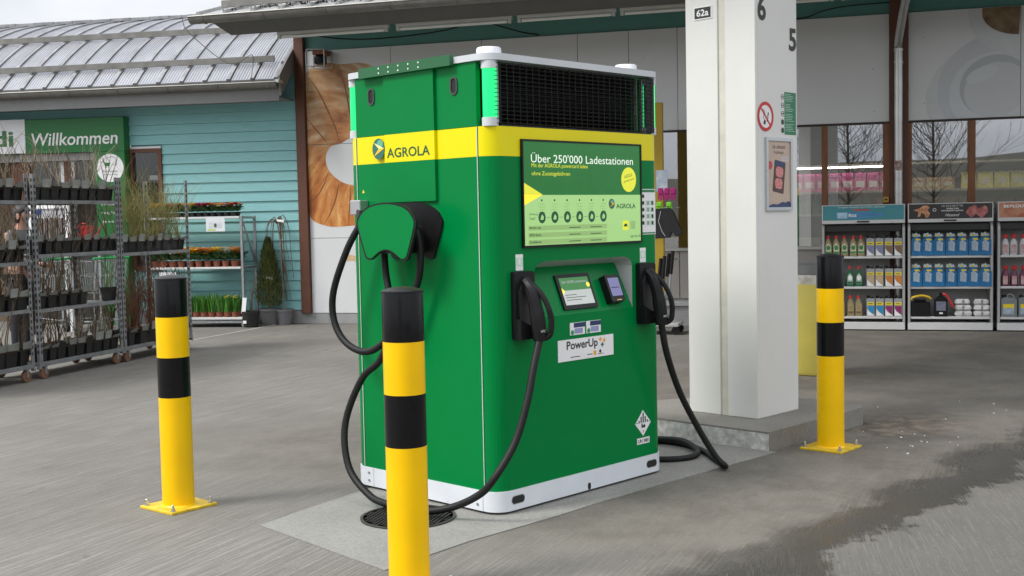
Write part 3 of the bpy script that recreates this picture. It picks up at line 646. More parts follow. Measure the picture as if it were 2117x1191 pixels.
for z in (.032,-.045): decal('burger_patty', rrect(-.046,.046,z-.034,z+.034,.026,5), RT, .0082, pink, ps, .0006)
decal('stamp', disc(2.712,1.775,.026,.028), CFw, .0074, M('stamp_red', (.5,.05,.06), .4), ps, .0004)
decal('skyline', [(2.681,1.5),(2.959,1.5),(2.959,1.532),(2.93,1.54),(2.9,1.53),(2.86,1.535),(2.8,1.518),(2.74,1.522),(2.7,1.512),(2.681,1.514)], CFw, .0074, M('label_navy', (.02,.04,.13), .4), ps, .0005)
# forecourt canopy carried by the column
cn = thing('forecourt_canopy', 'flat pale canopy roof carried by the white column', 'canopy', MC @ T((0,0,4.62)))
cnm = M('canopy_soffit', (.28,.28,.27), .5, var=.05, scale=1)
MB().box(1.2,8.2,-1.2,3.2,.02,.35,.02).build('roof', cnm, cn)
for i in range(7):
    MB().box(1.22+i*.99,2.2+i*.99,-1.15,3.15,.0,.018,.004).build('soffit_panel', cnm, cn)
for (a, b_, c, d_) in ((1.16,8.24,-1.26,-1.21),(1.16,8.24,3.21,3.26)): MB().box(a,b_,c,d_,-.1,.5,.01).build('fascia', green, cn)
MB().box(1.14,1.19,-1.2,3.2,-.1,.5,.01).build('fascia', green, cn)

# ================================================================== SHOP BUILDING (white panels, windows)
def fthing(name, label, cat, s, d, z=0., rot=0., group=None): return thing(name, label, cat, MF @ T((s,-d,z)) @ RZ(rot), group)
sb = thing('shop_building', 'shop front with white panels, brown posts and dark windows under a deep eave', 'building', MF)
pan = M('white_facade_panel', (.68,.69,.7), .24, var=.02, scale=1.5, rvar=.03, spec=.9)
tealw = M('teal_wall_paint', (.1,.26,.23), .6, var=.06)
grp = M('grey_base_panel', (.3,.3,.3), .5, var=.06)
# wall behind the panels
MB().box(-.24,4.55,.012,.25,0,4.7).build('wall', tealw, sb)
MB().box(4.55,13,.012,.25,2.56,4.7).build('wall', tealw, sb)
MB().box(4.55,13,.012,.2,0,1.0).build('wall', grp, sb)
# plinth blocks
for i in range(7):
    a = -.9+i*.42 if False else None
for (a, b_) in ((-.276,.16),(.164,1.2),(1.204,2.5),(2.504,3.9),(3.904,5.3),(5.304,7.6),(8.2,10.6),(10.604,13)):
    MB().box(a,b_,-.012,.0115,.0,.148,.002).build('plinth_slab', M('plinth_concrete', (.3,.3,.3), .8, var=.1, bump=.15), sb)
XS = [-.09,1.213,2.54,3.868,4.55]
for zi, (z0, z1) in enumerate(((.152,1.216),(1.222,2.543),(2.549,3.86))):
    for i in range(4):
        MB().box(XS[i]+.003,XS[i+1]-.003,-.02,.011,z0,z1,.0015).build('facade_panel', pan, sb)
for (a, b_) in ((4.553,5.185),(5.191,6.51),(6.516,7.795),(8.02,9.29),(9.296,10.6),(10.606,12)):
    MB().box(a,b_,-.02,.011,2.549,3.86,.0015).build('facade_panel', pan, sb)
scr = M('dark_screw', (.1,.1,.1), .5)
for (x, z) in ((2.95,3.42),(3.4,3.45),(4.75,3.5),(7.6,3.2),(7.62,2.68),(8.2,3.55),(8.2,2.75)): MB().prism(disc(x,z,.006,None,8), .0202, .022, FRONT).build('panel_screw', scr, sb)
for (a, b_, z1) in ((-.238,-.093,4.7),(7.8,8.015,4.7)):
    MB().box(a,b_,-.075,.0115,.15,z1,.004).build('timber_post', brown, sb)
MB().box(4.5,13,-.03,.0118,2.525,2.5485,.003).build('window_head', M('dark_bronze_trim', (.03,.018,.014), .4), sb)
MB().box(4.5,13,-.05,.0118,.98,1.02,.003).build('window_sill', M('light_metal_trim', (.5,.5,.5), .4, .5), sb)
for (a, b_) in ((4.56,5.18),(5.19,6.5),(6.51,7.79),(8.03,9.3),(9.31,10.6)):
    MB().box(a,b_,-.012,.0118,.36,.978,.002).build('base_panel', M('warm_grey_panel', (.33,.31,.29), .5, var=.04), sb)
MB().box(4.56,13,-.03,.0118,.26,.33,.004).build('rail', M('light_metal_trim', (.5,.5,.5), .4, .5), sb)
# window glass: reflective coated panes, see-through
gl = bpy.data.materials.new('coated_glass'); gl.use_nodes = True; gn = gl.node_tree.nodes; gn.clear()
go = gn.new('ShaderNodeOutputMaterial'); gt = gn.new('ShaderNodeBsdfTransparent'); gt.inputs[0].default_value = (.86,.88,.86,1)
gg_ = gn.new('ShaderNodeBsdfGlossy'); gg_.inputs['Roughness'].default_value = .01; gg_.inputs['Color'].default_value = (.95,.96,1,1)
gf = gn.new('ShaderNodeFresnel'); gf.inputs['IOR'].default_value = 4.0; gx = gn.new('ShaderNodeMixShader')
gl.node_tree.links.new(gf.outputs[0], gx.inputs[0]); gl.node_tree.links.new(gt.outputs[0], gx.inputs[1]); gl.node_tree.links.new(gg_.outputs[0], gx.inputs[2]); gl.node_tree.links.new(gx.outputs[0], go.inputs[0])
gl2 = gl.copy(); gl2.name = 'clear_glass'; [q for q in gl2.node_tree.nodes if q.type == 'FRESNEL'][0].inputs['IOR'].default_value = 1.55
wins = [(4.6,5.9),(5.97,6.985),(7.06,7.72),(8.06,8.705),(8.79,9.9),(9.97,11.0)]
edges = [4.55] + [e for w_ in wins for e in w_] + [13]
for i in range(0, len(edges), 2):
    MB().box(edges[i],edges[i+1],-.045,.0115,1.0205,2.5245,.003).build('window_frame', M('orange_brown_timber', (.2,.075,.03), .5, var=.25, scale=5, stretch=(8,8,.7), bump=.12, bscale=25), sb)
for (a, b_) in wins:
    MB().box(a+.001,b_-.001,.02,.026,1.021,2.5245).build('window_pane', gl, sb)
# deep eave: sloping soffit, fascia, gutter, roof with snow guard
slope = math.tan(R_(16))
RS = -.5
eav = M('dark_grey_soffit', (.11,.11,.105), .6, var=.08)
def roofz(d): return 4.02 + (2.25-d)*slope
rf = MB().add([(RS,-2.2,4.0),(13,-2.2,4.0),(13,6,4.0+8.2*slope),(RS,6,4.0+8.2*slope),(RS,-2.2,4.06),(13,-2.2,4.06),(13,6,4.06+8.2*slope),(RS,6,4.06+8.2*slope)], [(0,1,2,3),(4,7,6,5),(0,4,5,1),(1,5,6,2),(2,6,7,3),(3,7,4,0)]).build('roof', M('grey_roof_sheet', (.36,.36,.36), .45, .5, var=.15, scale=3), sb)
for i in range(34):
    x = RS+.03+i*.38
    MB().add([(x-.03,-2.2,4.0602),(x+.03,-2.2,4.0602),(x+.018,-2.2,4.1),(x-.018,-2.2,4.1),(x-.03,6,4.0602+8.2*slope),(x+.03,6,4.0602+8.2*slope),(x+.018,6,4.1+8.2*slope),(x-.018,6,4.1+8.2*slope)], [(0,1,2,3),(0,4,5,1),(1,5,6,2),(2,6,7,3),(3,7,4,0),(4,7,6,5)]).build('roof_rib', M('dull_roof_rib', (.3,.3,.29), .5, .4, var=.25, scale=8), rf)
MB().add([(RS+.14,-2.12,3.995),(13,-2.12,3.995),(13,-1.86,3.84),(RS+.3,-1.86,3.84),(RS+.3,-.0,3.84+1.86*slope),(13,0,3.84+1.86*slope),(RS+.14,-.0,4.0+2.1*slope)], [(0,1,2,3),(3,2,5,4),(0,3,4,6)]).build('eave_board', eav, sb)
gu = MB()
prof = [(-.075+.075*0,0)]
def gutter(x0, x1, y, z, r, parent, wall=.004):
    o_ = [(y+r*math.cos(R_(a)), z+r*math.sin(R_(a))) for a in range(180,361,15)]; i_ = [(y+(r-wall)*math.cos(R_(a)), z+(r-wall)*math.sin(R_(a))) for a in range(360,179,-15)]
    pg = o_+i_; k = len(pg); v = [(x0,p[0],p[1]) for p in pg]+[(x1,p[0],p[1]) for p in pg]
    g_ = MB().add(v, [(i,(i+1)%k,k+(i+1)%k,k+i) for i in range(k)] + [tuple(range(13))+(13,)] )
    e = MB().prism(o_, 0, .003); 
    ob = g_.build('gutter', zinc, parent, smooth=True)
    for xx in (x0-.003, x1): MB().add([(xx,p[0],p[1]) for p in o_]+[(xx+.003,p[0],p[1]) for p in o_], [tuple(range(13)),tuple(range(25,12,-1))]+[(i,i+1,14+i,13+i) for i in range(12)]+[(12,0,13,25)]).build('end_cap', zinc, ob)
    n_ = int((x1-x0)/.82)
    for i in range(n_+1):
        xx = x0+.2+i*(x1-x0-.3)/max(1,n_)
        MB().tube([(xx,y+(r+.004)*math.cos(R_(a)),z+(r+.004)*math.sin(R_(a))) for a in range(170,371,20)], .006, 6).build('gutter_bracket', zinc, ob, smooth=True)
    MB().tube([(x0,y-r,z+.004),(x1,y-r,z+.004)], .011, 8).build('bead', zinc, ob, smooth=True)
    return ob
gutter(RS-.02, 13, -2.27, 4.015, .08, sb)
MB().box(RS+.15,13,-1.83,-1.79,4.02+.4*slope+.07,4.02+.4*slope+.16,.004).build('snow_guard', zinc, rf)
lv = MB(); random.seed(3)
for i in range(420):
    x = RS+.25+random.random()**.8*5; y = -2.14+random.random()*.16; z = 4.075+(y+2.2)*slope; a = random.uniform(0,6.28); s_ = random.uniform(.02,.06)
    lv.add([(x,y,z),(x+s_*math.cos(a),y+s_*math.sin(a)*.5,z+random.uniform(0,.03)),(x+s_*.6*math.cos(a+1),y+s_*.4*math.sin(a+1),z+random.uniform(.01,.05))], [(0,1,2)])
tag(lv.build('dead_leaves', M('black_dead_leaves', (.02,.017,.013), .9, var=.3), sb), kind='stuff')
# interior
room = M('shop_interior', (.16,.12,.09), .8, var=.15, scale=.8)
MB().box(4.4,13,3.6,3.7,0,2.9).build('interior_wall', room, sb); MB().box(4.4,13,.26,3.59,2.8,2.9).build('interior_ceiling', M('interior_ceiling', (.4,.38,.35), .8), sb)
MB().box(4.4,13,.26,3.59,.002,.02).build('interior_floor', M('interior_floor', (.2,.17,.14), .4), sb); MB().box(4.3,4.4,.26,3.6,.02,2.79).build('interior_wall', room, sb)
# downpipe
dp = thing('downpipe', 'galvanised downpipe in front of the brown post, with a torn red sticker', 'pipe', MF)
pz_ = M('shiny_galvanised_pipe', (.55,.56,.55), .3, .85, var=.12, scale=9)
MB().tube([(7.9,-.14,.0),(7.9,-.14,3.42)], .05, 20).build('pipe', pz_, dp, smooth=True)
MB().tube(smoothpath([(7.9,-.14,3.38),(7.9,-.16,3.5),(7.94,-.75,3.78),(7.97,-1.5,3.9),(7.98,-2.1,3.9),(7.98,-2.27,3.96)],5), .049, 16).build('offset_bend', pz_, dp, smooth=True)
for z in (3.4,3.25): MB().tube([(7.9,-.14,z-.015),(7.9,-.14,z+.015)], .055, 20).build('clamp', pz_, dp)
st_ = MB().lathe([(.0512,2.0-.06),(.0512,2.06)],20,(7.9,-.14,0)).build('sticker', M('sticker_dark_red', (.2,.015,.02), .5, scale=25, col2=(.5,.5,.45)), dp)
kb = thing('key_box', 'tiny brass coloured box on the brown post above the shelf units', 'key box', MF)
MB().box(7.72,7.79,-.1,-.076,1.55,1.625,.004).build('box', M('brass_box', (.45,.28,.06), .4, .5), kb); MB().prism(disc(7.755,1.587,.018,.01), .1002, .103, FRONT).build('window', blk, kb)
# fluorescent lamps under the eave
lampm = M('unlit_tube', (.62,.62,.58), .3); lhm = M('lamp_housing', (.42,.41,.38), .45)
for i, (a, b_) in enumerate(((.423,1.949),(2.025,3.522),(3.563,4.774),(4.797,6.1),(6.14,7.21),(7.25,8.4))):
    lt = thing('tube_lamp', 'slim unlit tube lamp in the row fixed under the grey eave', 'lamp', MF @ T((a,-1.8,3.79)), 'tube lamps under the eave')
    w_ = b_-a
    MB().box(0.002,w_-.02,-.04,.03,.018,.06,.004).build('housing', lhm, lt); MB().tube([(.06,-.02,-.01),(w_-.08,-.02,-.01)], .018, 10).build('tube', lampm, lt, smooth=True)
    for x in (.03,w_-.05): MB().box(x-.022,x+.022,-.04,.0,-.03,.018,.004).build('holder', lhm, lt)
# wall floodlight with bent tube guard
fl_ = thing('wall_floodlight', 'black floodlight with bent tube guard mounted above the croissant picture', 'lamp', MF)
MB().box(.16,.34,-.3,-.022,3.77,3.83,.006).build('bracket', M('rusty_bracket', (.2,.07,.03), .6, var=.3, scale=20), fl_)
MB().lathe([(.0,.0),(.075,.0),(.085,.02),(.085,.1),(.06,.13),(0,.13)],20,(.25,-.22,3.64)).build('lamp_body', blk, fl_, smooth=True)
for y in (-.34,-.1): MB().tube(smoothpath([(.1,y,3.82),(.09,y,3.79),(.09,y,3.64),(.11,y,3.61),(.33,y,3.6),(.36,y,3.62),(.36,y,3.8),(.34,y,3.83),(.11,y,3.84),(.1,y,3.82)],3), .01, 8).build('guard', steel, fl_, smooth=True)
tag(MB().tube(smoothpath([(-.05,-.3,4.12),(.35,-.32,4.0),(.9,-.34,3.93),(1.5,-.34,3.93),(2.1,-.34,3.97),(2.55,-.34,4.05),(2.75,-.32,4.03),(3.1,-.1,3.93),(3.35,-.03,3.88)],5), .009, 6).build('loose_wire', blkm, mw=MF), 'sagging black cable hanging below the eave over the croissant picture', 'cable')
tag(MB().tube(smoothpath([(6.2,-.03,3.88),(6.75,-.05,3.87),(7.0,-.06,3.94),(7.3,-.07,3.98),(7.8,-.08,3.99)],4), .007, 6).build('loose_wire', blkm, mw=MF), 'black cable clipped along the wall between the column and the downpipe', 'cable')
# croissant print
def croissant_material():
    m = bpy.data.materials.new('croissant_print'); m.use_nodes = True; n = m.node_tree.nodes; l = m.node_tree.links; b = n['Principled BSDF']; b.inputs['Roughness'].default_value = .35
    t = n.new('ShaderNodeTexCoord'); sp = n.new('ShaderNodeSeparateXYZ'); l.new(t.outputs['Object'], sp.inputs[0])
    def mt(op, a, c=0.):
        q = n.new('ShaderNodeMath'); q.operation = op
        for i, x in enumerate((a, c)):
            if isinstance(x, (int, float)): q.inputs[i].default_value = x
            else: l.new(x, q.inputs[i])
        return q.outputs[0]
    dx = mt('SUBTRACT', sp.outputs['X'], 1.0); dz = mt('SUBTRACT', sp.outputs['Z'], 2.35)
    an = mt('ARCTAN2', dz, mt('MULTIPLY', dx, -1.)); rr = mt('SQRT', mt('ADD', mt('MULTIPLY', dx, dx), mt('MULTIPLY', dz, dz)))
    cb = n.new('ShaderNodeCombineXYZ'); l.new(mt('ADD', mt('MULTIPLY', an, 3.2), mt('MULTIPLY', rr, 2.2)), cb.inputs[0]); l.new(mt('MULTIPLY', rr, 1.1), cb.inputs[1])
    def ns(sc, de, vec, ro=.6, di=0.):
        q = n.new('ShaderNodeTexNoise'); q.inputs['Scale'].default_value = sc; q.inputs['Detail'].default_value = de; q.inputs['Roughness'].default_value = ro; q.inputs['Distortion'].default_value = di; l.new(vec, q.inputs['Vector']); return q.outputs['Fac']
    streak = ns(2.7, 7, cb.outputs[0], .62, .5); seg = ns(1.1, 2, cb.outputs[0]); patch = ns(1.6, 5, t.outputs['Object'])
    v = mt('ADD', mt('MULTIPLY', streak, .62), mt('ADD', mt('MULTIPLY', seg, .35), mt('MULTIPLY', patch, .62)))
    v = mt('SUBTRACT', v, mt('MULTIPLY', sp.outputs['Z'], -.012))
    r = n.new('ShaderNodeValToRGB'); e = r.color_ramp.elements; e[0].position = .52; e[0].color = (.12,.03,.008,1); e[1].position = 1.02; e[1].color = (.8,.6,.4,1)
    for po_, c in ((.66,(.3,.1,.025)),(.78,(.5,.215,.065)),(.9,(.62,.36,.16))): q = e.new(po_); q.color = (*c,1)
    l.new(v, r.inputs[0])
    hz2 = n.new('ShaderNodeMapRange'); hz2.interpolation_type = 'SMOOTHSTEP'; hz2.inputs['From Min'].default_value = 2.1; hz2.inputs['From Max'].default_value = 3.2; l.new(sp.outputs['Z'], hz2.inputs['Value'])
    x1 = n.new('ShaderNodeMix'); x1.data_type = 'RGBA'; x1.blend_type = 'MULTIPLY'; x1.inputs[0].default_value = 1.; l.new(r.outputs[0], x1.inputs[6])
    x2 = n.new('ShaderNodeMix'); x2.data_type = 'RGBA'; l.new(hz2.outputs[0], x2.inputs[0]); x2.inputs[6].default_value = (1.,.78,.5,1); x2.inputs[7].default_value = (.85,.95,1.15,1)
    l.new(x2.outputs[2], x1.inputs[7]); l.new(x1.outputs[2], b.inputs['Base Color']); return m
crm = croissant_material()
cpic = thing('croissant_picture', 'giant golden brown croissant picture printed on the white wall panels', 'picture', MF)
def mural(name, pts, mat, parent, off=.0215, sub=6):
    P = [(p.x, p.y) for p in smoothpath([(a, b_, 0) for a, b_ in pts]+[(pts[0][0], pts[0][1], 0)], sub)[:-1]]
    return decal(name, P, FRONT, off, mat, parent, .0015)
cr_pts = [(-.085,3.55),(.05,3.66),(.277,3.684),(.4,3.66),(.535,3.652),(.733,3.659),(.974,3.581),(1.1,3.3),(1.1,2.9),(.85,2.72),(.562,2.617),(.42,2.549),(.258,2.5),(.185,2.338),(.247,2.153),(.443,2.0),(.7,1.93),(.9,1.8),(.95,1.6),(.8,1.42),(.576,1.392),(.263,1.379),(.05,1.43),(-.058,1.496),(-.085,1.6),(-.087,1.9),(-.087,2.6),(-.087,3.2)]
def clipz(pts, z0, z1):
    P = [(p.x, p.y) for p in smoothpath([(a, b_, 0) for a, b_ in pts]+[(pts[0][0], pts[0][1], 0)], 6)[:-1]]
    def cl(P, f, zz):
        out = []
        for i in range(len(P)):
            a, b_ = P[i], P[(i+1)%len(P)]
            ia, ib = f(a[1]), f(b_[1])
            if ia: out.append(a)
            if ia != ib:
                t = (zz-a[1])/(b_[1]-a[1]); out.append((a[0]+t*(b_[0]-a[0]), zz))
        return out
    return cl(cl(P, lambda z: z >= z0, z0), lambda z: z <= z1, z1)
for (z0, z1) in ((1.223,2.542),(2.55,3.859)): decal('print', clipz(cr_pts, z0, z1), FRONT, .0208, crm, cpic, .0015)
cre = M('print_crease_brown', (.2,.07,.022), .4, var=.35, scale=12)
def stroke(name, pts, w0, mat, off):
    P = smoothpath([(a, b_, 0) for a, b_ in pts], 5); k = len(P); L = []; Rr_ = []
    for i in range(k):
        t_ = (P[min(i+1,k-1)]-P[max(i-1,0)]).normalized(); n_ = Vector((-t_.y, t_.x, 0))*w0*(.15+math.sin(math.pi*min(1,(i+.5)/k)))
        L.append((P[i]+n_)[:2]); Rr_.append((P[i]-n_)[:2])
    decal(name, [tuple(q) for q in L+Rr_[::-1]], FRONT, off, mat, cpic, .0006)
for pts, w0 in (([(.42,3.66),(.5,3.4),(.56,3.1),(.6,2.8),(.57,2.64)],.018),([(-.05,3.5),(.1,3.3),(.25,3.0),(.36,2.75),(.4,2.58)],.02),([(-.08,2.92),(.03,2.78),(.14,2.66),(.22,2.56)],.016),([(-.08,1.72),(.05,1.83),(.16,2.0),(.22,2.14)],.015),([(.14,1.42),(.25,1.6),(.34,1.82),(.38,2.02)],.017),([(.5,1.4),(.53,1.6),(.55,1.8),(.56,1.95)],.014)): stroke('print_crease', pts, w0*.5, cre, .0225)
decal('crumb', [(.44,.92),(.5,.98),(.58,.97),(.66,.93),(.6,.88),(.55,.9),(.48,.885)], FRONT, .0208, M('crumb_print', (.6,.42,.24), .5, var=.2, scale=30), cpic, .001)
# coffee cup print on the right panel
cup = thing('coffee_cup_picture', 'pale coffee cup and saucer picture printed on the white panel by the downpipe', 'picture', MF)
cgr = M('print_cool_grey', (.53,.56,.59), .24, spec=.9, var=.05, scale=2); cgd = M('print_mid_grey', (.42,.45,.47), .24, spec=.9, var=.07, scale=2); cgl = M('print_pale_grey', (.6,.63,.66), .24, spec=.9, var=.04, scale=2)
cof = M('coffee_print', (.12,.06,.02), .35, scale=6, col2=(.3,.22,.13))
def clipbox(P, x0, x1, z0, z1):
    for ax, lim, sg in ((0,x0,1),(0,x1,-1),(1,z0,1),(1,z1,-1)):
        out = []
        for i in range(len(P)):
            a, b_ = P[i], P[(i+1)%len(P)]; ia = (a[ax]-lim)*sg >= 0; ib = (b_[ax]-lim)*sg >= 0
            if ia: out.append(a)
            if ia != ib:
                t_ = (lim-a[ax])/(b_[ax]-a[ax]); out.append(tuple(a[k]+t_*(b_[k]-a[k]) for k in (0,1)))
        P = out
    return P
def tilt(cx, cz, rx, rz, an): return [(cx+rx*math.cos(R_(a))*math.cos(R_(an))-rz*math.sin(R_(a))*math.sin(R_(an)), cz+rx*math.cos(R_(a))*math.sin(R_(an))+rz*math.sin(R_(a))*math.cos(R_(an))) for a in range(0,360,8)]
for nm_, cx_, cz_, rx_, rz_, an_, mm_, of_ in (('saucer_shade',8.98,2.86,.78,.62,20,M('print_shade', (.6,.61,.62), .24, spec=.9),.0203),('handle',9.02,2.92,.68,.62,25,cgr,.0208),('handle_light',9.0,2.86,.52,.47,25,cgl,.0213),('handle_core',9.0,2.93,.4,.36,25,cgd,.0218),('handle_face',9.02,2.88,.37,.32,25,M('print_face_grey', (.56,.575,.59), .24, var=.04, scale=2, spec=.9),.0223),('handle_gap',8.86,3.07,.19,.085,24,cgl,.0228)):
    decal(nm_, clipbox(tilt(cx_,cz_,rx_,rz_,an_), 8.03, 9.286, 2.552, 3.856), FRONT, of_, mm_, cup, .0004)
decal('cup_body', clipbox([(8.7,3.856),(8.72,3.66),(8.8,3.5),(8.95,3.38),(9.12,3.3),(9.286,3.25),(9.286,3.856)], 8.03, 9.286, 2.552, 3.856), FRONT, .0232, M('print_pale_cup', (.6,.62,.64), .24, spec=.9), cup, .0004)
decal('coffee', [(8.86,3.855)]+[(9.288-.43*math.cos(R_(a))*1.0, 3.8-.28*math.sin(R_(a))) for a in range(8,91,8)]+[(9.288,3.855)], FRONT, .0238, cof, cup, .0004)

# ================================================================== ENTRANCE WING (teal boards, barrel roof)
ew = thing('entrance_wing', 'teal weatherboarded shop wing with curved ribbed metal roof', 'building', MW)
MB().box(-3.0,-.24,.012,.2,.15,3.7).build('wall', teal, ew)
MB().box(-9,-3.0,.012,.2,3.05,3.7).build('wall', teal, ew)
MB().box(-3.0,-.28,-.01,.0115,-.03,.168,.002).build('plinth_slab', M('plinth_concrete', (.3,.3,.3), .8), ew)
z = .172; hb = .1445
def board(a, b_, z):
    MB().add([(a,-.006,z+hb-.0),(b_,-.006,z+hb),(b_,-.028,z+.004),(a,-.028,z+.004),(a,.0115,z+hb),(b_,.0115,z+hb),(b_,.0115,z+.0),(a,.0115,z+.0)], [(0,1,2,3),(4,7,6,5),(0,4,5,1),(3,2,6,7),(1,5,6,2),(0,3,7,4)]).build('siding_board', teal, ew)
while z < 3.5:
    if z > 3.03: board(-6.2,-.242,z)
    elif z > 2.6: board(-2.998,-.242,z)
    elif z > .75: board(-2.462,-.242,z)
    else: board(-2.998,-.242,z)
    z += hb+.0006
# window beside the portal
MB().box(-2.99,-2.47,-.04,-.03,2.585,2.62,.003).build('window_hood', M('pale_metal', (.6,.6,.6), .4, .4), ew)
wf = MB().prism(rect(-2.995,-2.466,.78,2.584), -.01, .045, FRONT, holes=[rect(-2.95,-2.53,.84,2.53)]).build('window_frame', brown, ew)
MB().box(-2.951,-2.529,-.015,-.009,.841,2.529).build('window_pane', gl2, ew)
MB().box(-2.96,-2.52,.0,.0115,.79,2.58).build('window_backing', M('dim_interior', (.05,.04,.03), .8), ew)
MB().box(-2.69,-2.54,-.008,-.0,2.12,2.19).build('window_notice', white, ew)
# curved roof
e0 = (.58,3.46); th0, th1, RR = R_(42), R_(10), 5.9
def arc(t, lift=0.):
    th = th0+(th1-th0)*t; d = e0[0]-RR*(math.sin(th0)-math.sin(th)); zz = e0[1]+RR*(math.cos(th)-math.cos(th0))
    return (-(d)+ -0 + -math.sin(th)*-0, 0) if False else (-(d) - lift*math.sin(th), zz + lift*math.cos(th))
sheet = bpy.data.materials.new('corrugated_roof_sheet'); sheet.use_nodes = True; n = sheet.node_tree.nodes; l = sheet.node_tree.links; b = n['Principled BSDF']
b.inputs['Metallic'].default_value = .55; b.inputs['Roughness'].default_value = .38
t = n.new('ShaderNodeTexCoord'); nz_ = n.new('ShaderNodeTexNoise'); nz_.inputs['Scale'].default_value = 2.5; nz_.inputs['Detail'].default_value = 6; l.new(t.outputs['Object'], nz_.inputs['Vector'])
rp2 = n.new('ShaderNodeValToRGB'); rp2.color_ramp.elements[0].color = (.34,.345,.37,1); rp2.color_ramp.elements[1].color = (.42,.425,.455,1); rp2.color_ramp.elements[0].position = .35; rp2.color_ramp.elements[1].position = .65; l.new(nz_.outputs['Fac'], rp2.inputs[0]); l.new(rp2.outputs[0], b.inputs['Base Color'])
ribm = M('roof_rib_metal', (.27,.27,.28), .42, .5, var=.3, scale=5)
NA = 14
def arcstrip(x0, x1, l0, l1):
    v = []; f = []
    for i in range(NA+1):
        for (x, lf) in ((x0,l0),(x1,l0),(x1,l1),(x0,l1)):
            y, zz = arc(i/NA, lf); v.append((x,y,zz))
    for i in range(NA):
        for j in range(4): f.append((i*4+j, i*4+(j+1)%4, (i+1)*4+(j+1)%4, (i+1)*4+j))
    f.append((0,1,2,3)); f.append(tuple(NA*4+j for j in (3,2,1,0))); return MB().add(v, f)
rib_s = .372
nb_ = 22
for i in range(nb_):
    x1 = -.32 - i*rib_s; x0 = x1-rib_s
    pn = arcstrip(x0+.0305, x1-.0305, -.05, 0.)
    for c in range(7):
        xc = x0+.055+c*(rib_s-.11)/6; q = arcstrip(xc-.011, xc+.011, -.002, .006); pn.add(q.v, q.f)
    pn.build('roof_panel', sheet, ew, smooth=False)
    arcstrip(x1-.03, x1+.03, -.05, .028).build('roof_rib', ribm, ew)
    MB().box(x1-.2,x1+.2,arc(1)[0]-.03,arc(1)[0]+.25,arc(1)[1]+.02+.004*(i%2),arc(1)[1]+.07+.004*(i%2),.004).build('ridge_cap', ribm, ew)
for tt in (.125,.45):
    y, zz = arc(tt, .07)
    sg = MB().box(-8.6,-.45,y-.012,y+.012,zz-.045,zz+.045,.003).build('snow_guard', zinc, ew)
    for i in range(nb_): MB().box(-.32-i*rib_s-.015,-.32-i*rib_s+.015,y-.04,y+.04,zz-.09,zz-.046).build('clamp', zinc, sg)
gutter(-8.6, -.3, -.6, 3.405, .075, ew)
MB().box(-8.6,-.3,-.54,-.5,3.16,3.42,.004).build('fascia', M('grey_fascia', (.2,.2,.2), .55, var=.06), ew)
MB().box(-8.6,-.3,-.5,.0,3.2,3.22).build('soffit', M('grey_fascia', (.2,.2,.2), .55), ew)
vb = []; 
for i in range(NA+1):
    y, zz = arc(i/NA*.5, .05); vb.append((y, zz))
vv = [(-.29,p[0],p[1]) for p in vb]+[(-.29,p[0]+.05,p[1]-.27) for p in reversed(vb)]; kq = len(vv)
MB().add(vv+[(p[0]+.035,p[1],p[2]) for p in vv], [(i,kq-1-i,kq-2-i,i+1) for i in range(NA)]+[(kq+i,kq+i+1,kq+kq-2-i,kq+kq-1-i) for i in range(NA)]+[(i,(i+1)%kq,kq+(i+1)%kq,kq+i) for i in range(kq)]).build('verge_board', M('grey_fascia', (.2,.2,.2), .55), ew)
MB().box(-.31,-.25,-.66,-.5,3.4,3.44,.004).build('verge_cap', M('pale_metal', (.6,.6,.6), .4, .4), ew)
tag(MB().tube(smoothpath([(-.62,-2.33,4.05),(-.6,-2.2,3.85),(-.5,-1.4,3.55),(-.52,-.75,3.75),(-.6,-.66,3.42)],5), .005, 5).build('lightning_wire', zinc, mw=MF), 'thin wire dropping from the upper gutter corner to the lower roof', 'wire')
# entrance portal
pg = M('portal_green', (.012,.15,.035), .4, var=.05); pt_ = thing('entrance_portal', 'green entrance portal with white welcome lettering', 'portal', MW)
MB().box(-7.5,-3.0,-.18,.0,2.556,3.06,.004).build('lintel', pg, pt_)
MB().box(-3.52,-3.002,-.178,-.001,-.022,2.5545,.004).build('pillar', pg, pt_)
MB().prism(rect(-7.2,-4.67,2.566,3.07), .1805, .188, FRONT).build('logo_panel', M('logo_panel_white', (.75,.76,.8), .4), pt_)
text('lettering', 'Willkommen', 1.462, (-4.565,2.664), FRONT, .183, white, pt_, .19, bold=.012, shear=.14)
text('lettering', 'landi', .95, (-5.82,2.668), FRONT, .1895, pg, pt_, .24, bold=.03)
decal('logo_mark', [(-5.6,2.74),(-5.14,2.92),(-5.1,2.8),(-5.16,2.74),(-5.22,2.67)], FRONT, .1882, M('logo_yellow', (.85,.75,.02), .4), pt_, .0008)
decal('logo_mark', [(-5.6,2.93),(-5.14,2.93),(-5.09,3.06),(-5.6,3.06)], FRONT, .1882, M('logo_leaf_green', (.2,.5,.1), .4), pt_, .0008)
decal('round_sticker', disc(-3.25,2.31,.228,.208,40), FRONT, .1785, white, pt_, .002)
stp = bpy.data.objects['round_sticker']
text('lettering', 'Abholstation', .27, (-3.25,2.245), FRONT, .1812, dk, stp, .035, align='CENTER', shear=.2); text('lettering', 'Online-Shop', .25, (-3.25,2.195), FRONT, .1812, dk, stp, .035, align='CENTER', shear=.2)
decal('cart_mark', [(-3.37,2.41),(-3.35,2.41),(-3.34,2.39),(-3.24,2.39),(-3.26,2.335),(-3.33,2.335)], FRONT, .1808, pg, stp, .0008)
for x in (-3.315,-3.27): decal('cart_mark', disc(x,2.32,.01,None,10), FRONT, .1808, pg, stp, .0008)
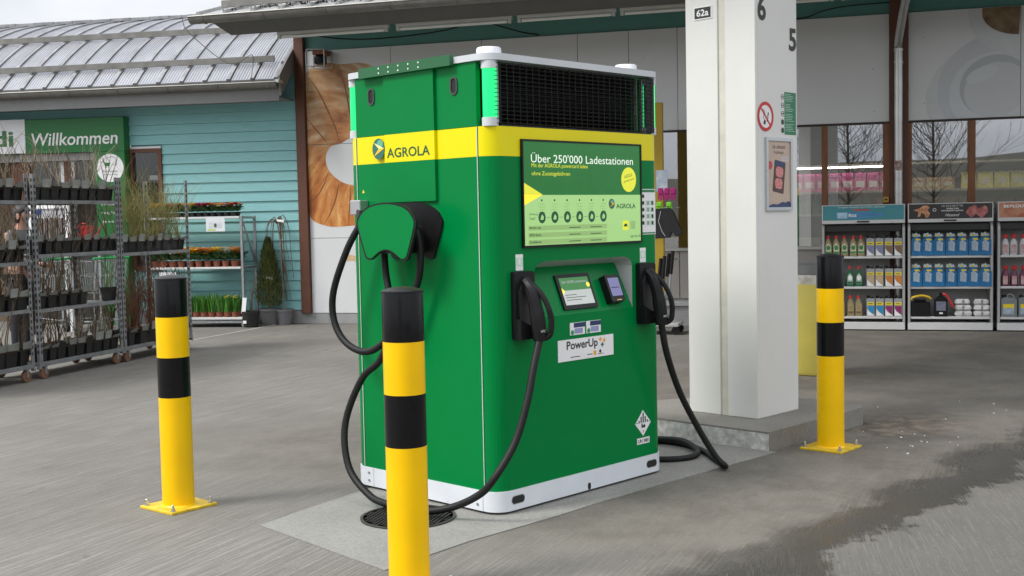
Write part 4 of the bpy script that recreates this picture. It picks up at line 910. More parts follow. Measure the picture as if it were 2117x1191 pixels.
MB().tube([FRONT @ Vector((x,z_,.1815)) for (x, z_) in ((-3.31,2.4),(-3.31,2.44),(-3.28,2.465),(-3.2,2.475),(-3.15,2.45),(-3.14,2.43),(-3.14,2.355),(-3.22,2.355))], .003, 5).build('house_outline', dk, stp)
for i, w_ in enumerate((.3,.36,.34)): text('lettering', ('Öffnungszeiten','Montag-Freitag','Samstag')[i], w_*.8, (-3.42,1.75-i*.13), FRONT, .1795, white, pt_, .05)
# doors inside the portal
MB().box(-7.4,-3.53,-.1,-.04,2.44,2.5545,.004).build('door_header', M('grey_door_header', (.3,.3,.3), .5), pt_)
MB().box(-7.4,-3.53,.3,.34,0,2.5).build('lobby_wall', M('dim_lobby', (.12,.08,.05), .8, var=.3, scale=1.5), pt_)
for (a, b_, m_) in ((-5.05,-4.72,brown),(-4.19,-4.13,None),(-4.01,-3.95,None),(-4.128,-4.012,brown)):
    MB().box(a,b_,-.03,.02,.02,2.438,.003).build('door_frame', m_ or M('white_door_frame', (.6,.6,.6), .5), pt_)
for (a, b_) in ((-4.715,-4.195),(-3.945,-3.535)): MB().box(a,b_,-.005,.003,.02,2.438).build('door_pane', gl2, pt_)

# ================================================================== SHELF UNITS AND GOODS
wpl = M('white_shelf_metal', (.6,.6,.6), .4, var=.04); gpl = M('grey_shelf_side', (.42,.42,.42), .4, .2)
def shelf_unit(s0, s1, label, hcol):
    u = thing('shelf_unit', label, 'shelf unit', MF @ T((s0,-.45,0)), 'outdoor shelf units in front of the shop windows')
    w = s1-s0
    MB().box(.0,w,.0,.4,.012,.1,.004).build('base', wpl, u)
    for x in (.0,w-.028): 
        pr = [(.0,.1),(.0,1.2),(.012,1.25),(.05,1.29),(.12,1.3),(.4,1.3),(.4,.1)]
        MB().add([(x,p[0],p[1]) for p in pr]+[(x+.028,p[0],p[1]) for p in pr], [tuple(range(7)),tuple(range(13,6,-1))]+[(i,(i+1)%7,7+(i+1)%7,7+i) for i in range(7)]).build('side_panel', gpl, u)
    MB().box(.028,w-.028,.385,.4,.1,1.3).build('back_panel', M('shelf_back', (.45,.45,.44), .5, var=.06), u)
    for z in (.173,.536,.905): MB().box(.0285,w-.0285,.012,.384,z-.03,z,.004).build('shelf', wpl, u)
    MB().box(.0285,w-.0285,.06,.384,1.2,1.29,.01).build('roller_blind', M('dark_blind', (.03,.03,.03), .5), u)
    hd = MB().box(.0,w,-.012,.3,1.302,1.53,.003).build('header', wpl, u)
    HF = FRONT @ T((0,0,.0125))
    decal('advert', rect(.012,w-.012,1.345,1.52), HF, .0, hcol, hd, .002)
    hn_ = MB().tube([(w*.43,-.012,1.325),(w*.445,-.04,1.325),(w*.555,-.04,1.325),(w*.57,-.012,1.325)], .008, 6).build('handle', blk, hd)
    return u, hd, HF, w
u1, h1, HF, w = shelf_unit(7.0, 7.965, 'shelf unit of oil bottles with a teal drink cylinder advert', M('advert_teal', (.06,.27,.31), .35, var=.05))
text('lettering', 'Original SodaStream CO₂ Zylinder', .55, (.19,1.487), HF, .003, white, h1, .024)
decal('tag', rrect(.36,.56,1.458,1.476,.008,3), HF, .0025, M('advert_red', (.5,.06,.07), .4), h1, .0006)
decal('cylinder_print', [(.17,1.365),(.5,1.365),(.58,1.372),(.62,1.385),(.68,1.385),(.74,1.392),(.74,1.415),(.68,1.42),(.62,1.42),(.58,1.435),(.5,1.442),(.17,1.44)], HF, .0025, M('cylinder_blue', (.04,.14,.35), .3, scale=4, col2=(.12,.35,.6), stretch=(1,1,30)), h1, .0006)
decal('cylinder_label', rect(.18,.3,1.368,1.438), HF, .0033, M('cylinder_pale', (.4,.6,.75), .3, var=.2, scale=40), h1, .0004)
text('lettering', 'fizz', .1, (.31,1.385), HF, .0036, white, h1, .04, bold=.03)
u2, h2, HF, w = shelf_unit(7.998, 8.952, 'shelf unit of blue jugs with a dark croissant advert', M('advert_charcoal', (.035,.03,.032), .4, var=.1))
text('lettering', '10 SCHRITTE', .24, (.5,1.482), HF, .003, M('pale_print', (.6,.6,.6), .4), h2, .024, align='CENTER'); text('lettering', 'WEISE ZUM', .14, (.5,1.455), HF, .003, white, h2, .015, align='CENTER', bold=.03); text('lettering', 'CROISSANT-GLÜCK', .25, (.5,1.43), HF, .003, white, h2, .019, align='CENTER', bold=.03); text('lettering', 'Hiestand', .16, (.5,1.37), HF, .003, white, h2, .035, align='CENTER', shear=.4)
decal('ring', disc(.3,1.45,.02), HF, .0025, white, h2, .0006, holes=[disc(.3,1.45,.014)])
cpm = M('pastry_print', (.4,.13,.05), .5, scale=18, col2=(.75,.45,.25))
for pts in ([(.06,1.45),(.13,1.47),(.17,1.5),(.22,1.505),(.25,1.48),(.22,1.45),(.25,1.41),(.23,1.36),(.2,1.36),(.19,1.4),(.15,1.42),(.14,1.375),(.11,1.37),(.12,1.43)],): decal('pastry', pts, HF, .0025, cpm, h2, .0006)
for (x, z_) in ((.72,1.43),(.83,1.42)): decal('pastry', [(x+.055*math.cos(R_(a))*(1+.25*math.cos(R_(2*a+40))), z_+.07*math.sin(R_(a+20))*(1+.15*math.sin(R_(3*a)))) for a in range(0,360,24)], HF, .0025, M('berry_pastry_print', (.3,.05,.05), .5, scale=22, col2=(.6,.25,.22)), h2, .0006)
u3, h3, HF, w = shelf_unit(9.002, 9.96, 'shelf unit of red capped bottles with a reddish food advert', M('advert_red_food', (.35,.05,.035), .4, scale=7, col2=(.6,.35,.2)))
text('lettering', 'BEFLÜÜÜGELT', .42, (.06,1.46), HF, .003, white, h3, .04, bold=.03)

def tmpl(name): 
    o = bpy.data.objects.new(name, None); COL.objects.link(o); return o
def slim_bottle(bodym, capm, labm):
    o = tmpl('oil_bottle'); w, d, h = .078, .07, .2
    b = MB().prism([(0,0),(w,0),(w,.15),(w*.7,.195),(w*.68,.21),(w*.28,.21),(w*.2,.19),(0,.16)], -d/2, d/2, FRONT).build('body', bodym, o)
    MB().cyl((w*.47,0,.2105),(w*.47,0,.25),.02,.018,12).build('cap', capm, o)
    decal('label', [(.008,.03),(w-.008,.03),(w-.008,.12),(w*.5,.165),(.012,.13)], FRONT, d/2+.0005, labm[0], o, .0015); decal('label_print', disc(w/2,.105,.025,.03,14), FRONT, d/2+.0022, labm[1], o, .0008); decal('label_print', rect(.01,w-.01,.034,.06), FRONT, d/2+.0022, labm[2], o, .0008)
    return o
def oil_can(bodym, swoosh):
    o = tmpl('oil_can'); w, d = .092, .075
    MB().prism([(0,0),(w,0),(w,.215),(.05,.215),(.045,.222),(0,.21)], -d/2, d/2, FRONT).build('body', bodym, o)
    MB().box(-.002,.04,-.03,.03,.2225,.25,.006).build('cap', blk, o); MB().box(.042,.085,-.012,.012,.2155,.232,.004).build('handle', blk, o)
    decal('label_print', rect(.008,w-.006,.135,.17), FRONT, d/2+.0005, M('can_yellow', (.8,.62,.02), .4), o, .0015); decal('label_text', rect(.02,.07,.148,.156), FRONT, d/2+.0022, dk, o, .0006)
    decal('label_print', [(.008,.125),(w-.006,.125),(w-.006,.02),(.07,.03),(.03,.065),(.01,.1)], FRONT, d/2+.0005, swoosh, o, .0015)
    decal('label_print', [(.008,.09),(.03,.055),(.07,.024),(w-.006,.014),(w-.006,.006),(.008,.006)], FRONT, d/2+.0005, white, o, .001)
    return o
def place(o, s, d, z, label, group, cat, rot=0.):
    o.matrix_world = MF @ T((s,-d,z)) @ RZ(rot); tag(o, label, cat, group); return o
redc = M('red_cap', (.5,.02,.02), .4); gold = M('gold_plastic', (.3,.24,.12), .4, .1); grn_b = M('green_bottle', (.015,.12,.05), .35); silv = M('silver_grey_plastic', (.33,.34,.35), .4, .1)
cream = M('cream_label', (.6,.58,.45), .5); lg = M('label_green', (.03,.22,.06), .5)
def row(t, n, s0, step, z, label, group, cat, d=.4, jit=.006):
    for i in range(n):
        o = t if i == 0 else dup(t, Matrix.Identity(4))
        place(o, s0+i*step+random.uniform(-jit,jit), d, z, label, group, cat, random.uniform(-6,6))
row(slim_bottle(gold, redc, (cream, lg, lg)), 5, 7.035, .098, .906, 'gold oil bottle with red cap and green label, on the top shelf', 'gold oil bottles on the top shelf', 'bottle')
row(slim_bottle(grn_b, redc, (M('mint_label', (.35,.5,.4), .5), white, grn_b)), 4, 7.09, .1, .537, 'green oil bottle with red cap on the middle shelf', 'green oil bottles on the middle shelf', 'bottle')
row(slim_bottle(gold, redc, (M('tan_label', (.4,.3,.16), .5), gold, M('brown_print', (.15,.1,.04), .5))), 4, 7.09, .1, .174, 'plain gold oil bottle with red cap on the bottom shelf', 'gold oil bottles on the bottom shelf', 'bottle')
nmz = ('top','middle','bottom')
for r, (z_, cols) in enumerate(((.906, ((.2,.22,.36),(.2,.22,.36),(.2,.12,.07),(.2,.12,.07))),(.537, ((.5,.36,.2),(.5,.36,.2),(.6,.2,.03),(.55,.16,.03))),(.174, ((.02,.25,.5),(.02,.25,.5),(.25,.02,.12),(.25,.02,.12))))):
    names = (('lilac','brown'),('beige','orange'),('blue','purple'))[r]
    for i in range(4):
        t = oil_can(silv, M('can_swoosh_'+names[i//2], cols[i], .45))
        place(t, 7.52+i*.107, .4, z_, 'silver oil can with %s label on the %s shelf' % (names[i//2], nmz[r]), 'silver oil cans with %s labels' % names[i//2], 'oil can', random.uniform(-4,4))
# blue washer fluid jugs in clear film
jm_ = M('blue_fluid', (.0,.13,.32), .12, var=.35, scale=14, coat=.6); film = M('clear_film', (.3,.36,.4), .12, scale=25, col2=(.6,.66,.7), bump=.6, bscale=20)
def jug(capy):
    o = tmpl('washer_fluid_jug'); w, d = .128, .1
    MB().prism([(0,0),(w,0),(w,.17),(w*.8,.215),(w*.6,.225),(w*.25,.225),(.0,.19)], -d/2, d/2, FRONT).build('body', jm_, o)
    MB().prism([(.01,.226),(w*.9,.2255),(w*.75,.262),(w*.62,.25),(w*.5,.275),(w*.3,.26),(w*.15,.268)], -.012, .012, FRONT).build('film', film, o)
    MB().cyl((w*.4,0,.2258),(w*.4,0,.252),.018,n=12).build('cap', M('yellow_cap', (.6,.55,.02), .4), o)
    decal('label', [(.03,.06),(w-.03,.05),(w-.024,.15),(w*.5,.185),(.03,.16)], FRONT, d/2+.0005, M('pale_blue_label', (.2,.3,.4), .35, scale=40, col2=(.5,.56,.62)), o, .0015); decal('label_print', [(.04,.185),(w*.8,.18),(w*.75,.2),(.05,.203)], FRONT, d/2+.0005, M('can_yellow', (.8,.62,.02), .4), o, .001)
    return o
for r, z_ in enumerate((.906,.537)):
    row(jug(0), 7, 8.03, .13, z_, 'film wrapped blue washer fluid jug on the %s shelf' % nmz[r], 'blue washer fluid jugs on the %s shelf' % nmz[r], 'jug', .4, .004)
jc = thing('jerrycan', 'black plastic jerrycan with a yellow spout', 'jerrycan', MF @ T((8.03,-.38,.174)))
MB().box(0,.225,-.07,.07,0,.17,.012).build('body', blk, jc); MB().box(.04,.18,-.03,.03,.171,.2,.008).build('handle', blk, jc)
for z_ in (.05,.1): MB().box(.05,.175,-.0735,-.0702,z_,z_+.008).build('rib', blk, jc)
MB().tube(smoothpath([(0,-.05,.2),(.03,-.06,.23),(.12,-.06,.25),(.2,-.06,.235),(.23,-.05,.21)],4), .014, 8).build('spout', M('yellow_spout', (.75,.5,.02), .4), jc, smooth=True)
jc2 = thing('fuel_can', 'black fuel can with a red spout and dark label', 'fuel can', MF @ T((8.3,-.38,.174)))
MB().prism([(0,0),(.15,0),(.15,.2),(.11,.235),(.05,.235),(0,.2)], -.06, .06, FRONT).build('body', blk, jc2); decal('label', rect(.02,.13,.07,.18), FRONT, .0605, M('slate_label', (.1,.11,.17), .4, scale=25, col2=(.25,.25,.32)), jc2, .001); decal('label', rect(.055,.095,.03,.05), FRONT, .0605, white, jc2, .001)
MB().cyl((.08,0,.2355),(.08,0,.28),.025,n=12).build('cap', blk, jc2); MB().tube(smoothpath([(.1,-.03,.27),(.14,-.05,.25),(.19,-.07,.16),(.215,-.07,.11)],4), [.018]*4+[.014]*9, 8).build('spout', redc, jc2, smooth=True)
clm = M('white_cloth_bundle', (.5,.5,.49), .8, scale=12, col2=(.75,.75,.74), bump=.8, bscale=16)
for ci, (x, n_) in enumerate(((8.535,3),(8.745,3))):
    for i in range(n_):
        c = thing('cloth_bundle', 'white cloth bundle in the %s stack, %s' % (('stack beside the fuel can','stack against the shelf side')[ci].replace('stack ','') and ('fuel can side','shelf side')[ci], ('lowest','middle','topmost')[i]), 'cloth bundle', MF @ T((x,-.36,.174+i*.07)), 'white cloth bundles on the bottom shelf')
        m_ = MB().box(0,.19-.01*i,-.06,.06,.001,.068,.02); 
        for v in m_.v: v += Vector((random.uniform(-.006,.006), random.uniform(-.006,.006), random.uniform(-.004,.0)))
        for v in m_.v: v.z = max(.0005, v.z)
        m_.build('bundle', clm, c); MB().box(.08,.1,-.0675,-.0615,.006,.06).build('band', M('grey_band', (.25,.25,.25), .6), c)
def spray(bm_, cm_):
    o = tmpl('spray_bottle')
    MB().lathe([(.001,0),(.042,.0),(.044,.01),(.044,.12),(.03,.17),(.016,.185),(.016,.19)],16,(.045,0,0),sy=.7).build('body', bm_, o, smooth=True)
    MB().box(.02,.075,-.02,.02,.1905,.24,.008).build('cap', cm_, o); decal('label', rect(.018,.072,.02,.12), FRONT, .0316, M('label_silver_red', (.6,.6,.6), .4, scale=8, col2=(.45,.08,.08), stretch=(1,1,3)), o, .001); return o
row(spray(M('white_bottle', (.55,.55,.55), .35), redc), 5, 9.04, .1, .906, 'white spray bottle with red head on the top shelf', 'white spray bottles on the top shelf', 'bottle')
row(spray(M('dark_red_bottle', (.12,.015,.06), .3), redc), 5, 9.04, .1, .537, 'dark red bottle with red head on the middle shelf', 'dark red bottles on the middle shelf', 'bottle')
for i in range(2):
    o = thing('coolant_canister', 'grey translucent canister with yellow label on the bottom shelf', 'canister', MF @ T((9.045+i*.19,-.38,.174)), 'grey canisters on the bottom shelf')
    MB().prism([(0,0),(.17,0),(.17,.2),(.13,.225),(.04,.23),(0,.215)], -.06, .06, FRONT).build('body', M('grey_translucent', (.2,.22,.23), .3), o); MB().cyl((.035,0,.228),(.035,0,.255),.022,n=12).build('cap', blk, o)
    MB().tube(smoothpath([(.07,0,.226),(.08,0,.26),(.13,0,.25),(.15,0,.215)],3), .012, 8).build('handle', M('grey_translucent', (.2,.22,.23), .3), o)
    decal('label', rect(.02,.14,.03,.15), FRONT, .0605, M('pale_blue_label', (.35,.45,.55), .35), o, .001); decal('label_print', rect(.02,.14,.105,.15), FRONT, .062, M('can_yellow', (.8,.62,.02), .4), o, .001)
# goods inside the shop, behind the glass
random.seed(11)
ish = thing('shop_shelf', 'lit indoor shelf of groceries behind the shop windows', 'shelf', MF @ T((5.2,1.1,0)))
shm = M('indoor_shelf', (.35,.32,.28), .5)
for z_ in (1.1,1.42,1.72,2.08): MB().box(0,7,.0,.5,z_-.03,z_,.003).build('shelf_board', shm, ish)
MB().box(0,7,.5,.53,.1,2.1).build('back', M('indoor_shelf_back', (.12,.08,.07), .7), ish); MB().box(0,7,.0,.5,.02,1.069).build('plinth', shm, ish)
MB().box(0,2.55,.0,.03,2.03,2.049).build('light_strip', M('lit_strip', (.8,.8,.8), .4, emit=(1,.93,.95), es=9.), ish)
def pack(name, w, h, col, col2, label, cat, s, z_, group, d=-1.15):
    o = thing(name, label, cat, MF @ T((s,-d,z_)), group)
    m_ = M('pack_'+label[:24], col, .35, scale=18, col2=col2)
    if cat == 'bottle':
        MB().lathe([(.001,0),(w/2,0),(w/2,h*.6),(w*.2,h*.78),(w*.2,h*.9)],12,(w/2,.05,0)).build('body', m_, o, smooth=True); MB().lathe([(w*.24,h*.9+.0005),(w*.24,h)],10,(w/2,.05,0)).build('cap', redc, o)
    elif cat == 'bag':
        MB().prism([(0,0),(w,0),(w*.97,h*.8),(w,h),(w*.8,h*.95),(w*.5,h),(w*.2,h*.95),(0,h),(.03*w,h*.8)], -.09, -.02, FRONT).build('body', m_, o); decal('label', rrect(w*.2,w*.8,h*.25,h*.6,w*.1,3), FRONT, -.0195, M('pack_label_'+cat, (.65,.62,.5), .4), o, .001)
    else:
        MB().box(0,w,.02,.09,0,h,.006).build('body', m_, o); decal('label', rect(w*.15,w*.85,h*.2,h*.55), FRONT, -.0195, M('pack_label', (.65,.6,.6), .4), o, .001)
    return o
pkc = ((.45,.03,.17),(.65,.2,.38))
for i in range(9): pack('pink_pack', .15, .24, *pkc, 'bright pink pack on the lit indoor shelf', 'box', 6.55+i*.165 if i < 8 else 6.4, 1.722, 'pink packs on the indoor shelf')
for i in range(9): pack('drink_bottle', .09, .26, (.02,.12,.03), (.06,.25,.08), 'green drink bottle with red cap on the indoor shelf', 'bottle', 6.6+i*.11, 1.422, 'green drink bottles on the indoor shelf')
for i in range(5): pack('pastry_bag', .17, .16, (.3,.16,.06), (.65,.48,.3), 'beige pastry bag behind the glass beside the brown post', 'bag', 7.75+i*.0+(i*.18), 1.722 , 'beige pastry bags on the indoor shelf')
for i in range(6): pack('wrapped_loaf', .2, .2, (.2,.08,.04), (.5,.3,.16), 'brown wrapped loaf on the indoor shelf', 'bag', 7.65+i*.21, 1.422, 'wrapped loaves on the indoor shelf')
for i in range(4): pack('yellow_snack_bag', .19, .22, (.6,.5,.03), (.8,.75,.3), 'bright yellow snack bag behind the glass', 'bag', 8.72+i*.2, 1.722, 'yellow snack bags on the indoor shelf')
for i in range(9): pack('juice_bottle', .08, .3, ((.6,.5,.1),(.6,.2,.2))[i%2], (.8,.75,.6), 'pale juice bottle with red cap behind the glass', 'bottle', 9.53+i*.09, 1.722, 'juice bottles on the indoor shelf')
for i in range(6): pack('dark_red_box', .16, .17, (.2,.02,.02), (.4,.08,.06), 'dark red box on the indoor shelf', 'box', 9.0+i*.2, 1.422, 'dark red boxes on the indoor shelf')
for (s, d_) in ((8.1,.7),(5.6,.8),(9.6,.75),(6.9,.7)):
    q = thing('ceiling_lamp', 'lit strip lamp on the shop ceiling seen through the glass', 'lamp', MF @ T((s,d_,2.76)), 'lit ceiling lamps inside the shop'); MB().box(0,.9,0,.1,0,.039,.004).build('housing', lhm, q); MB().box(.02,.88,.01,.09,-.012,-.0005).build('diffuser', M('lit_diffuser', (.9,.9,.8), .4, emit=(1,.93,.78), es=22.), q)
# ================================================================== BIN, GLOVE STAND
bn = thing('waste_bin', 'round yellow waste bin with a grey rim and plastic liner behind the column', 'bin', MF @ T((7.06,-4.45,0)))
MB().lathe([(.001,.005),(.2,.005),(.215,.03),(.225,.86),(.222,.87)],32).build('barrel', M('faded_yellow_plastic', (.6,.5,.1), .5, var=.06), bn, smooth=True)
MB().lathe([(.2255,.82),(.2275,.86),(.229,.9),(.215,.91)],32).build('liner', M('crumpled_liner', (.4,.36,.25), .4, scale=12, col2=(.7,.7,.68), bump=.8, bscale=20), bn, smooth=True)
MB().lathe([(.214,.911),(.232,.912),(.232,.99),(.21,1.0),(.12,1.01)],32).build('rim', M('grey_bin_rim', (.2,.2,.2), .45, .4), bn, smooth=True)
gsd = thing('display_stand', 'tall yellow display stand behind the charging cabinet', 'display stand', MF @ T((5.0,-1.0,0)))
ysm = M('stand_yellow', (.42,.28,.02), .5, var=.05)
MB().box(.02,.15,-.03,.03,.45,2.82,.008).build('panel', ysm, gsd); MB().box(-.3,.34,-.22,.22,.1,.14,.006).build('base', gpl, gsd)
for x in (-.25,.3):
    for y in (-.17,.17): MB().cyl((x-.0,y-.018,.05),(x,y+.018,.05),.05,n=14).build('castor', blkm, gsd)
MB().box(.1,.14,-.02,.02,.14,.449).build('leg', gpl, gsd)
for z_ in (1.72,1.54,.92): MB().cyl((.1,-.03,z_),(.36,-.16,z_),.006,n=6).build('hook', steel, gsd)
decal('notice', rect(.06,.2,1.74,2.0), FRONT, .0305, M('notice_blue', (.15,.3,.5), .4, scale=9, col2=(.7,.72,.75)), gsd, .002)
def glove(name, col, label, x, z_, h, parts=4):
    g = thing(name, label, 'gloves', MF @ T((x,-1.18,z_)), None); mm = M('glove_'+name, col, .6, var=.15, scale=20)
    MB().box(-.034,.034,-.015,.015,0,h*.5,.012).build('palm', mm, g)
    for i in range(parts): MB().cyl((-.026+i*.0175,0,-.0+.004),(-.03+i*.02,0,-h*(.38+.06*(i in (1,2)))),.0085,.007,8).build('finger', mm, g)
    return g
for i in range(3): glove('pink_glove', (.38,.01,.16), 'bright pink gloves hanging on the yellow stand', 5.14+i*.075, 1.7, .16)['group'] = 'pink gloves on the stand'
for i in range(2): glove('green_glove', (.2,.6,.03), 'neon green gloves hanging on the yellow stand', 5.12+i*.12, 1.55, .12)['group'] = 'neon green gloves on the stand'
jk = thing('black_jacket', 'black jacket with pale piping hanging on the yellow stand', 'jacket', MF @ T((5.2,-1.2,1.2)))
MB().prism([(-.12,.33),(.06,.34),(.1,.28),(.2,.04),(.13,-.01),(.08,.06),(.05,-.02),(-.12,-.03)], -.05, .05, FRONT).build('body', M('black_cloth', (.012,.012,.014), .8, bump=.3, bscale=30), jk)
MB().tube([(-.05,-.052,.3),(-.08,-.053,.18),(-.04,-.053,.06),(.0,-.052,.0)], .004, 5).build('piping', M('pale_piping', (.5,.5,.52), .5), jk)
for i in range(4):
    b_ = thing('broom_brush', 'black bristled brush hanging low on the yellow stand', 'brush', MF @ T((5.1+i*.05,-1.16-.02*(i%2),.35+.03*i)), 'black brushes on the stand'); MB().cyl((0,0,.3),(.03,0,.58),.022,n=8).build('bristles', blkm, b_); MB().cyl((-.03,0,.0),(0,0,.3),.014,n=8).build('handle', steel, b_)
# ================================================================== PLANT TROLLEYS
tr_s = M('trolley_steel', (.3,.31,.32), .45, .6, var=.2, scale=10); slotm = M('dark_slot', (.02,.02,.02), .8); wood = M('brown_wheel', (.2,.1,.06), .6, var=.2, scale=20)
def trolley(dc, levels, label):
    t = thing('plant_trolley', label, 'trolley', MF @ T((-.3625,-dc,0)), 'galvanised plant trolleys in a row')
    hx, hy = .2825, .675
    for x0, x1, y0, y1 in ((-hx,hx,-hy,-hy+.04),(-hx,hx,hy-.04,hy),(-hx,-hx+.04,-hy+.041,hy-.041),(hx-.04,hx,-hy+.041,hy-.041)): MB().box(x0,x1,y0,y1,.125,.165,.003).build('base_rail', tr_s, t)
    MB().box(-hx+.04,hx-.04,-hy+.041,hy-.041,.15,.158).build('base_board', M('plywood', (.2,.15,.1), .7, var=.15), t)
    for sx in (-1,1):
        for sy in (-1,1):
            x, y = sx*(hx-.018), sy*(hy-.012)
            p_ = MB().box(x-.018,x+.018,y-.004,y+.004,.166,1.97,.001).box(x+sx*.014,x+sx*.018,y-sy*.036,y-sy*.0045,.166,1.97,.001).build('post', tr_s, t)
            sl = MB()
            for i in range(28): 
                z_ = .25+i*.061; sl.box(x+sx*.0182,x+sx*.0188,y-sy*.03,y-sy*.012,z_,z_+.032); sl.box(x-.009,x+.009,y-.0047,y-.0042,z_,z_+.032)
            tag(sl.build('post_slots', slotm, p_), kind='stuff')
            MB().box(x-.024,x+.024,y-.014,y+.014,.1,.124,.003).build('post_socket', tr_s, t)
            wx, wy = sx*(hx-.03), sy*(hy-.1)
            wh = MB().lathe([(.0,-.016),(.055,-.016),(.058,-.01),(.058,.01),(.055,.016),(0,.016)],18).xf(T((wx,wy+random.uniform(-.02,.02),.058)) @ Matrix.Rotation(R_(90),4,'Y') @ Matrix.Rotation(R_(0),4,'X')).build('castor_wheel', wood, t, smooth=True)
            MB().box(wx-.024,wx+.024,wy-.02,wy+.02,.1175,.1245).build('castor_fork', steel, wh); 
            for q in (-.022,.019): MB().box(wx+q,wx+q+.003,wy-.014,wy+.014,.05,.117).build('castor_fork', steel, wh)
    for z_ in levels:
        sh = MB().box(-hx+.02,hx-.004,-hy+.02,hy-.02,z_-.012,z_-.006).build('shelf', tr_s, t)
        for (x0,x1,y0,y1) in ((hx-.006,hx-.002,-hy+.02,hy-.02),(-hx+.016,-hx+.02,-hy+.02,hy-.02)): MB().box(x0,x1,y0,y1,z_-.034,z_+.002).build('shelf_lip', tr_s, sh)
    return t
trolley(6.655, (1.14,.69,1.715), 'galvanised plant trolley that the person stands behind')
trolley(5.243, (1.2,.676,1.722), 'galvanised plant trolley full of bare twigs, middle one of the row')
trolley(3.885, (1.168,), 'galvanised plant trolley with wispy green broom plants on its only shelf')
# potted plants
potm = M('black_nursery_pot', (.012,.012,.012), .5, var=.3, scale=12); soil = M('soil', (.04,.025,.017), .95, bump=.6); card = M('grey_plant_card', (.2,.21,.19), .6, scale=9, col2=(.36,.37,.35))
def branch(mb, p, d, L, r, depth, rng, k=4):
    pts = [p]; q = p.copy(); dd = d.copy()
    for i in range(k):
        dd = (dd + Vector((rng.uniform(-.22,.22), rng.uniform(-.22,.22), rng.uniform(-.02,.16)))).normalized(); q = q + dd*(L/k); pts.append(q.copy())
        if depth > 0 and i >= 1 and rng.random() < .75:
            nd = (dd + Vector((rng.uniform(-.9,.9), rng.uniform(-.9,.9), rng.uniform(-.1,.5)))).normalized(); branch(mb, q.copy(), nd, L*rng.uniform(.3,.5), r*.6, depth-1, rng, 3)
    mb.tube(pts, [r*(1-.7*i/k) for i in range(k+1)], 3, False)
def twig_mesh(seed, n, L, r, spread=.25, depth=1):
    rng = random.Random(seed); mb = MB()
    for i in range(n):
        a = rng.uniform(0,6.28); d = Vector((math.cos(a)*rng.uniform(.05,spread), math.sin(a)*rng.uniform(.05,spread), 1)).normalized()
        branch(mb, Vector((rng.uniform(-.025,.025), rng.uniform(-.025,.025), .12)), d, L*rng.uniform(.6,1.1), r, depth, rng)
    return mb.mesh('stems')
def pot_mesh(h=.145, a=.066, b_=.05): 
    return MB().lathe([(.001,.001),(b_,.001),(a,h-.012),(a+.004,h-.012),(a+.004,h),(a-.004,h),(a-.006,h-.02)],4).xf(RZ(45) @ Matrix.Diagonal((1.25,1.25,1,1))).mesh('pot')
PM = pot_mesh(); SM = MB().box(-.075,.075,-.075,.075,.118,.124).mesh('soil')
CM = [MB().add([(.072,-.05,.13),(.078,.05,.13),(.09+.02*i,.052-.03*i,.215-.02*i),(.085,-.05-.012*i,.21-.03*i),(.070,-.05,.13),(.076,.05,.13),(.088+.02*i,.052-.03*i,.215-.02*i),(.083,-.05-.012*i,.21-.03*i)], [(0,1,2,3),(7,6,5,4),(0,4,5,1),(1,5,6,2),(2,6,7,3),(3,7,4,0)]).mesh('card') for i in range(3)]
barkA = M('brown_twig_bark', (.13,.085,.05), .8, var=.3, scale=20); barkB = M('grey_twig_bark', (.24,.2,.14), .8, var=.3, scale=20); brg = M('broom_green', (.12,.14,.03), .7, scale=4, col2=(.26,.21,.07)); barkR = M('reddish_twig_bark', (.14,.06,.03), .8, var=.3)
TW = [(twig_mesh(i, 5+i%3, .34+.05*(i%4), .0058), (barkA, barkB, barkA)[i%3]) for i in range(6)]
TWL = [(twig_mesh(30+i, 4+i%2, .36+.03*i, .0062, .34), (barkA, barkB)[i%2]) for i in range(4)]
BR = [(twig_mesh(50+i, 30, .56+.08*i, .0032, .42, 1), brg) for i in range(3)]
RD = [(twig_mesh(60+i, 26, .5+.05*i, .0042, .2, 1), barkR) for i in range(3)]
prng = random.Random(5)
def potted(dc, x, y, z_, var, label, group, card_on=True, name='potted_shrub', sc=1.):
    o = thing(name, label, 'potted plant', MF @ T((-.3625+x,-dc+y,z_)) @ RZ(prng.uniform(-8,8)) @ Matrix.Scale(sc,4), group)
    mk('pot', PM, potm, o); mk('soil', SM, soil, o); st = mk('stems', var[0], var[1], o)
    st.rotation_euler.z = prng.uniform(0,6.28)
    if card_on: mk('card', CM[prng.randrange(3)], card, o)
    return o
B_ = 5.243; A_ = 6.655; C_ = 3.885
def fill(dc, z_, n, y0, y1, vs_, where, kind, rows=2, cards=True, skip=(), name='potted_shrub', sc=1.):
    lab = 'black pot of %s on %s' % (kind, where)
    for r in range(rows):
        for i in range(n):
            if (r, i) in skip or (r and i % 2): continue
            potted(dc, .195-.2*r, y0+(y1-y0)*i/max(1,n-1)+prng.uniform(-.008,.008), z_, vs_[prng.randrange(len(vs_))], lab, kind+' on '+where, cards and prng.random() < .85, name, sc)
fill(B_, 1.717, 9, -.58, .58, TWL, 'the top shelf of the middle trolley', 'tall bare twigs')
fill(B_, 1.195, 9, -.58, .58, TW, 'the second shelf of the middle trolley', 'bare twigs')
fill(B_, .671, 8, -.57, .57, TW, 'the third shelf of the middle trolley', 'bare twigs', skip=((0,5),(0,6),(1,6)))
fill(B_, .159, 9, -.57, .57, TW, 'the base of the middle trolley', 'bare twigs')
fill(C_, 1.163, 8, -.57,.57, BR, 'the only shelf of the broom trolley', 'wispy green broom', rows=1, name='potted_broom', sc=.95)
fill(C_, .159, 6, -.5,.55, RD, 'the base of the broom trolley', 'dense reddish twigs', sc=1.15)
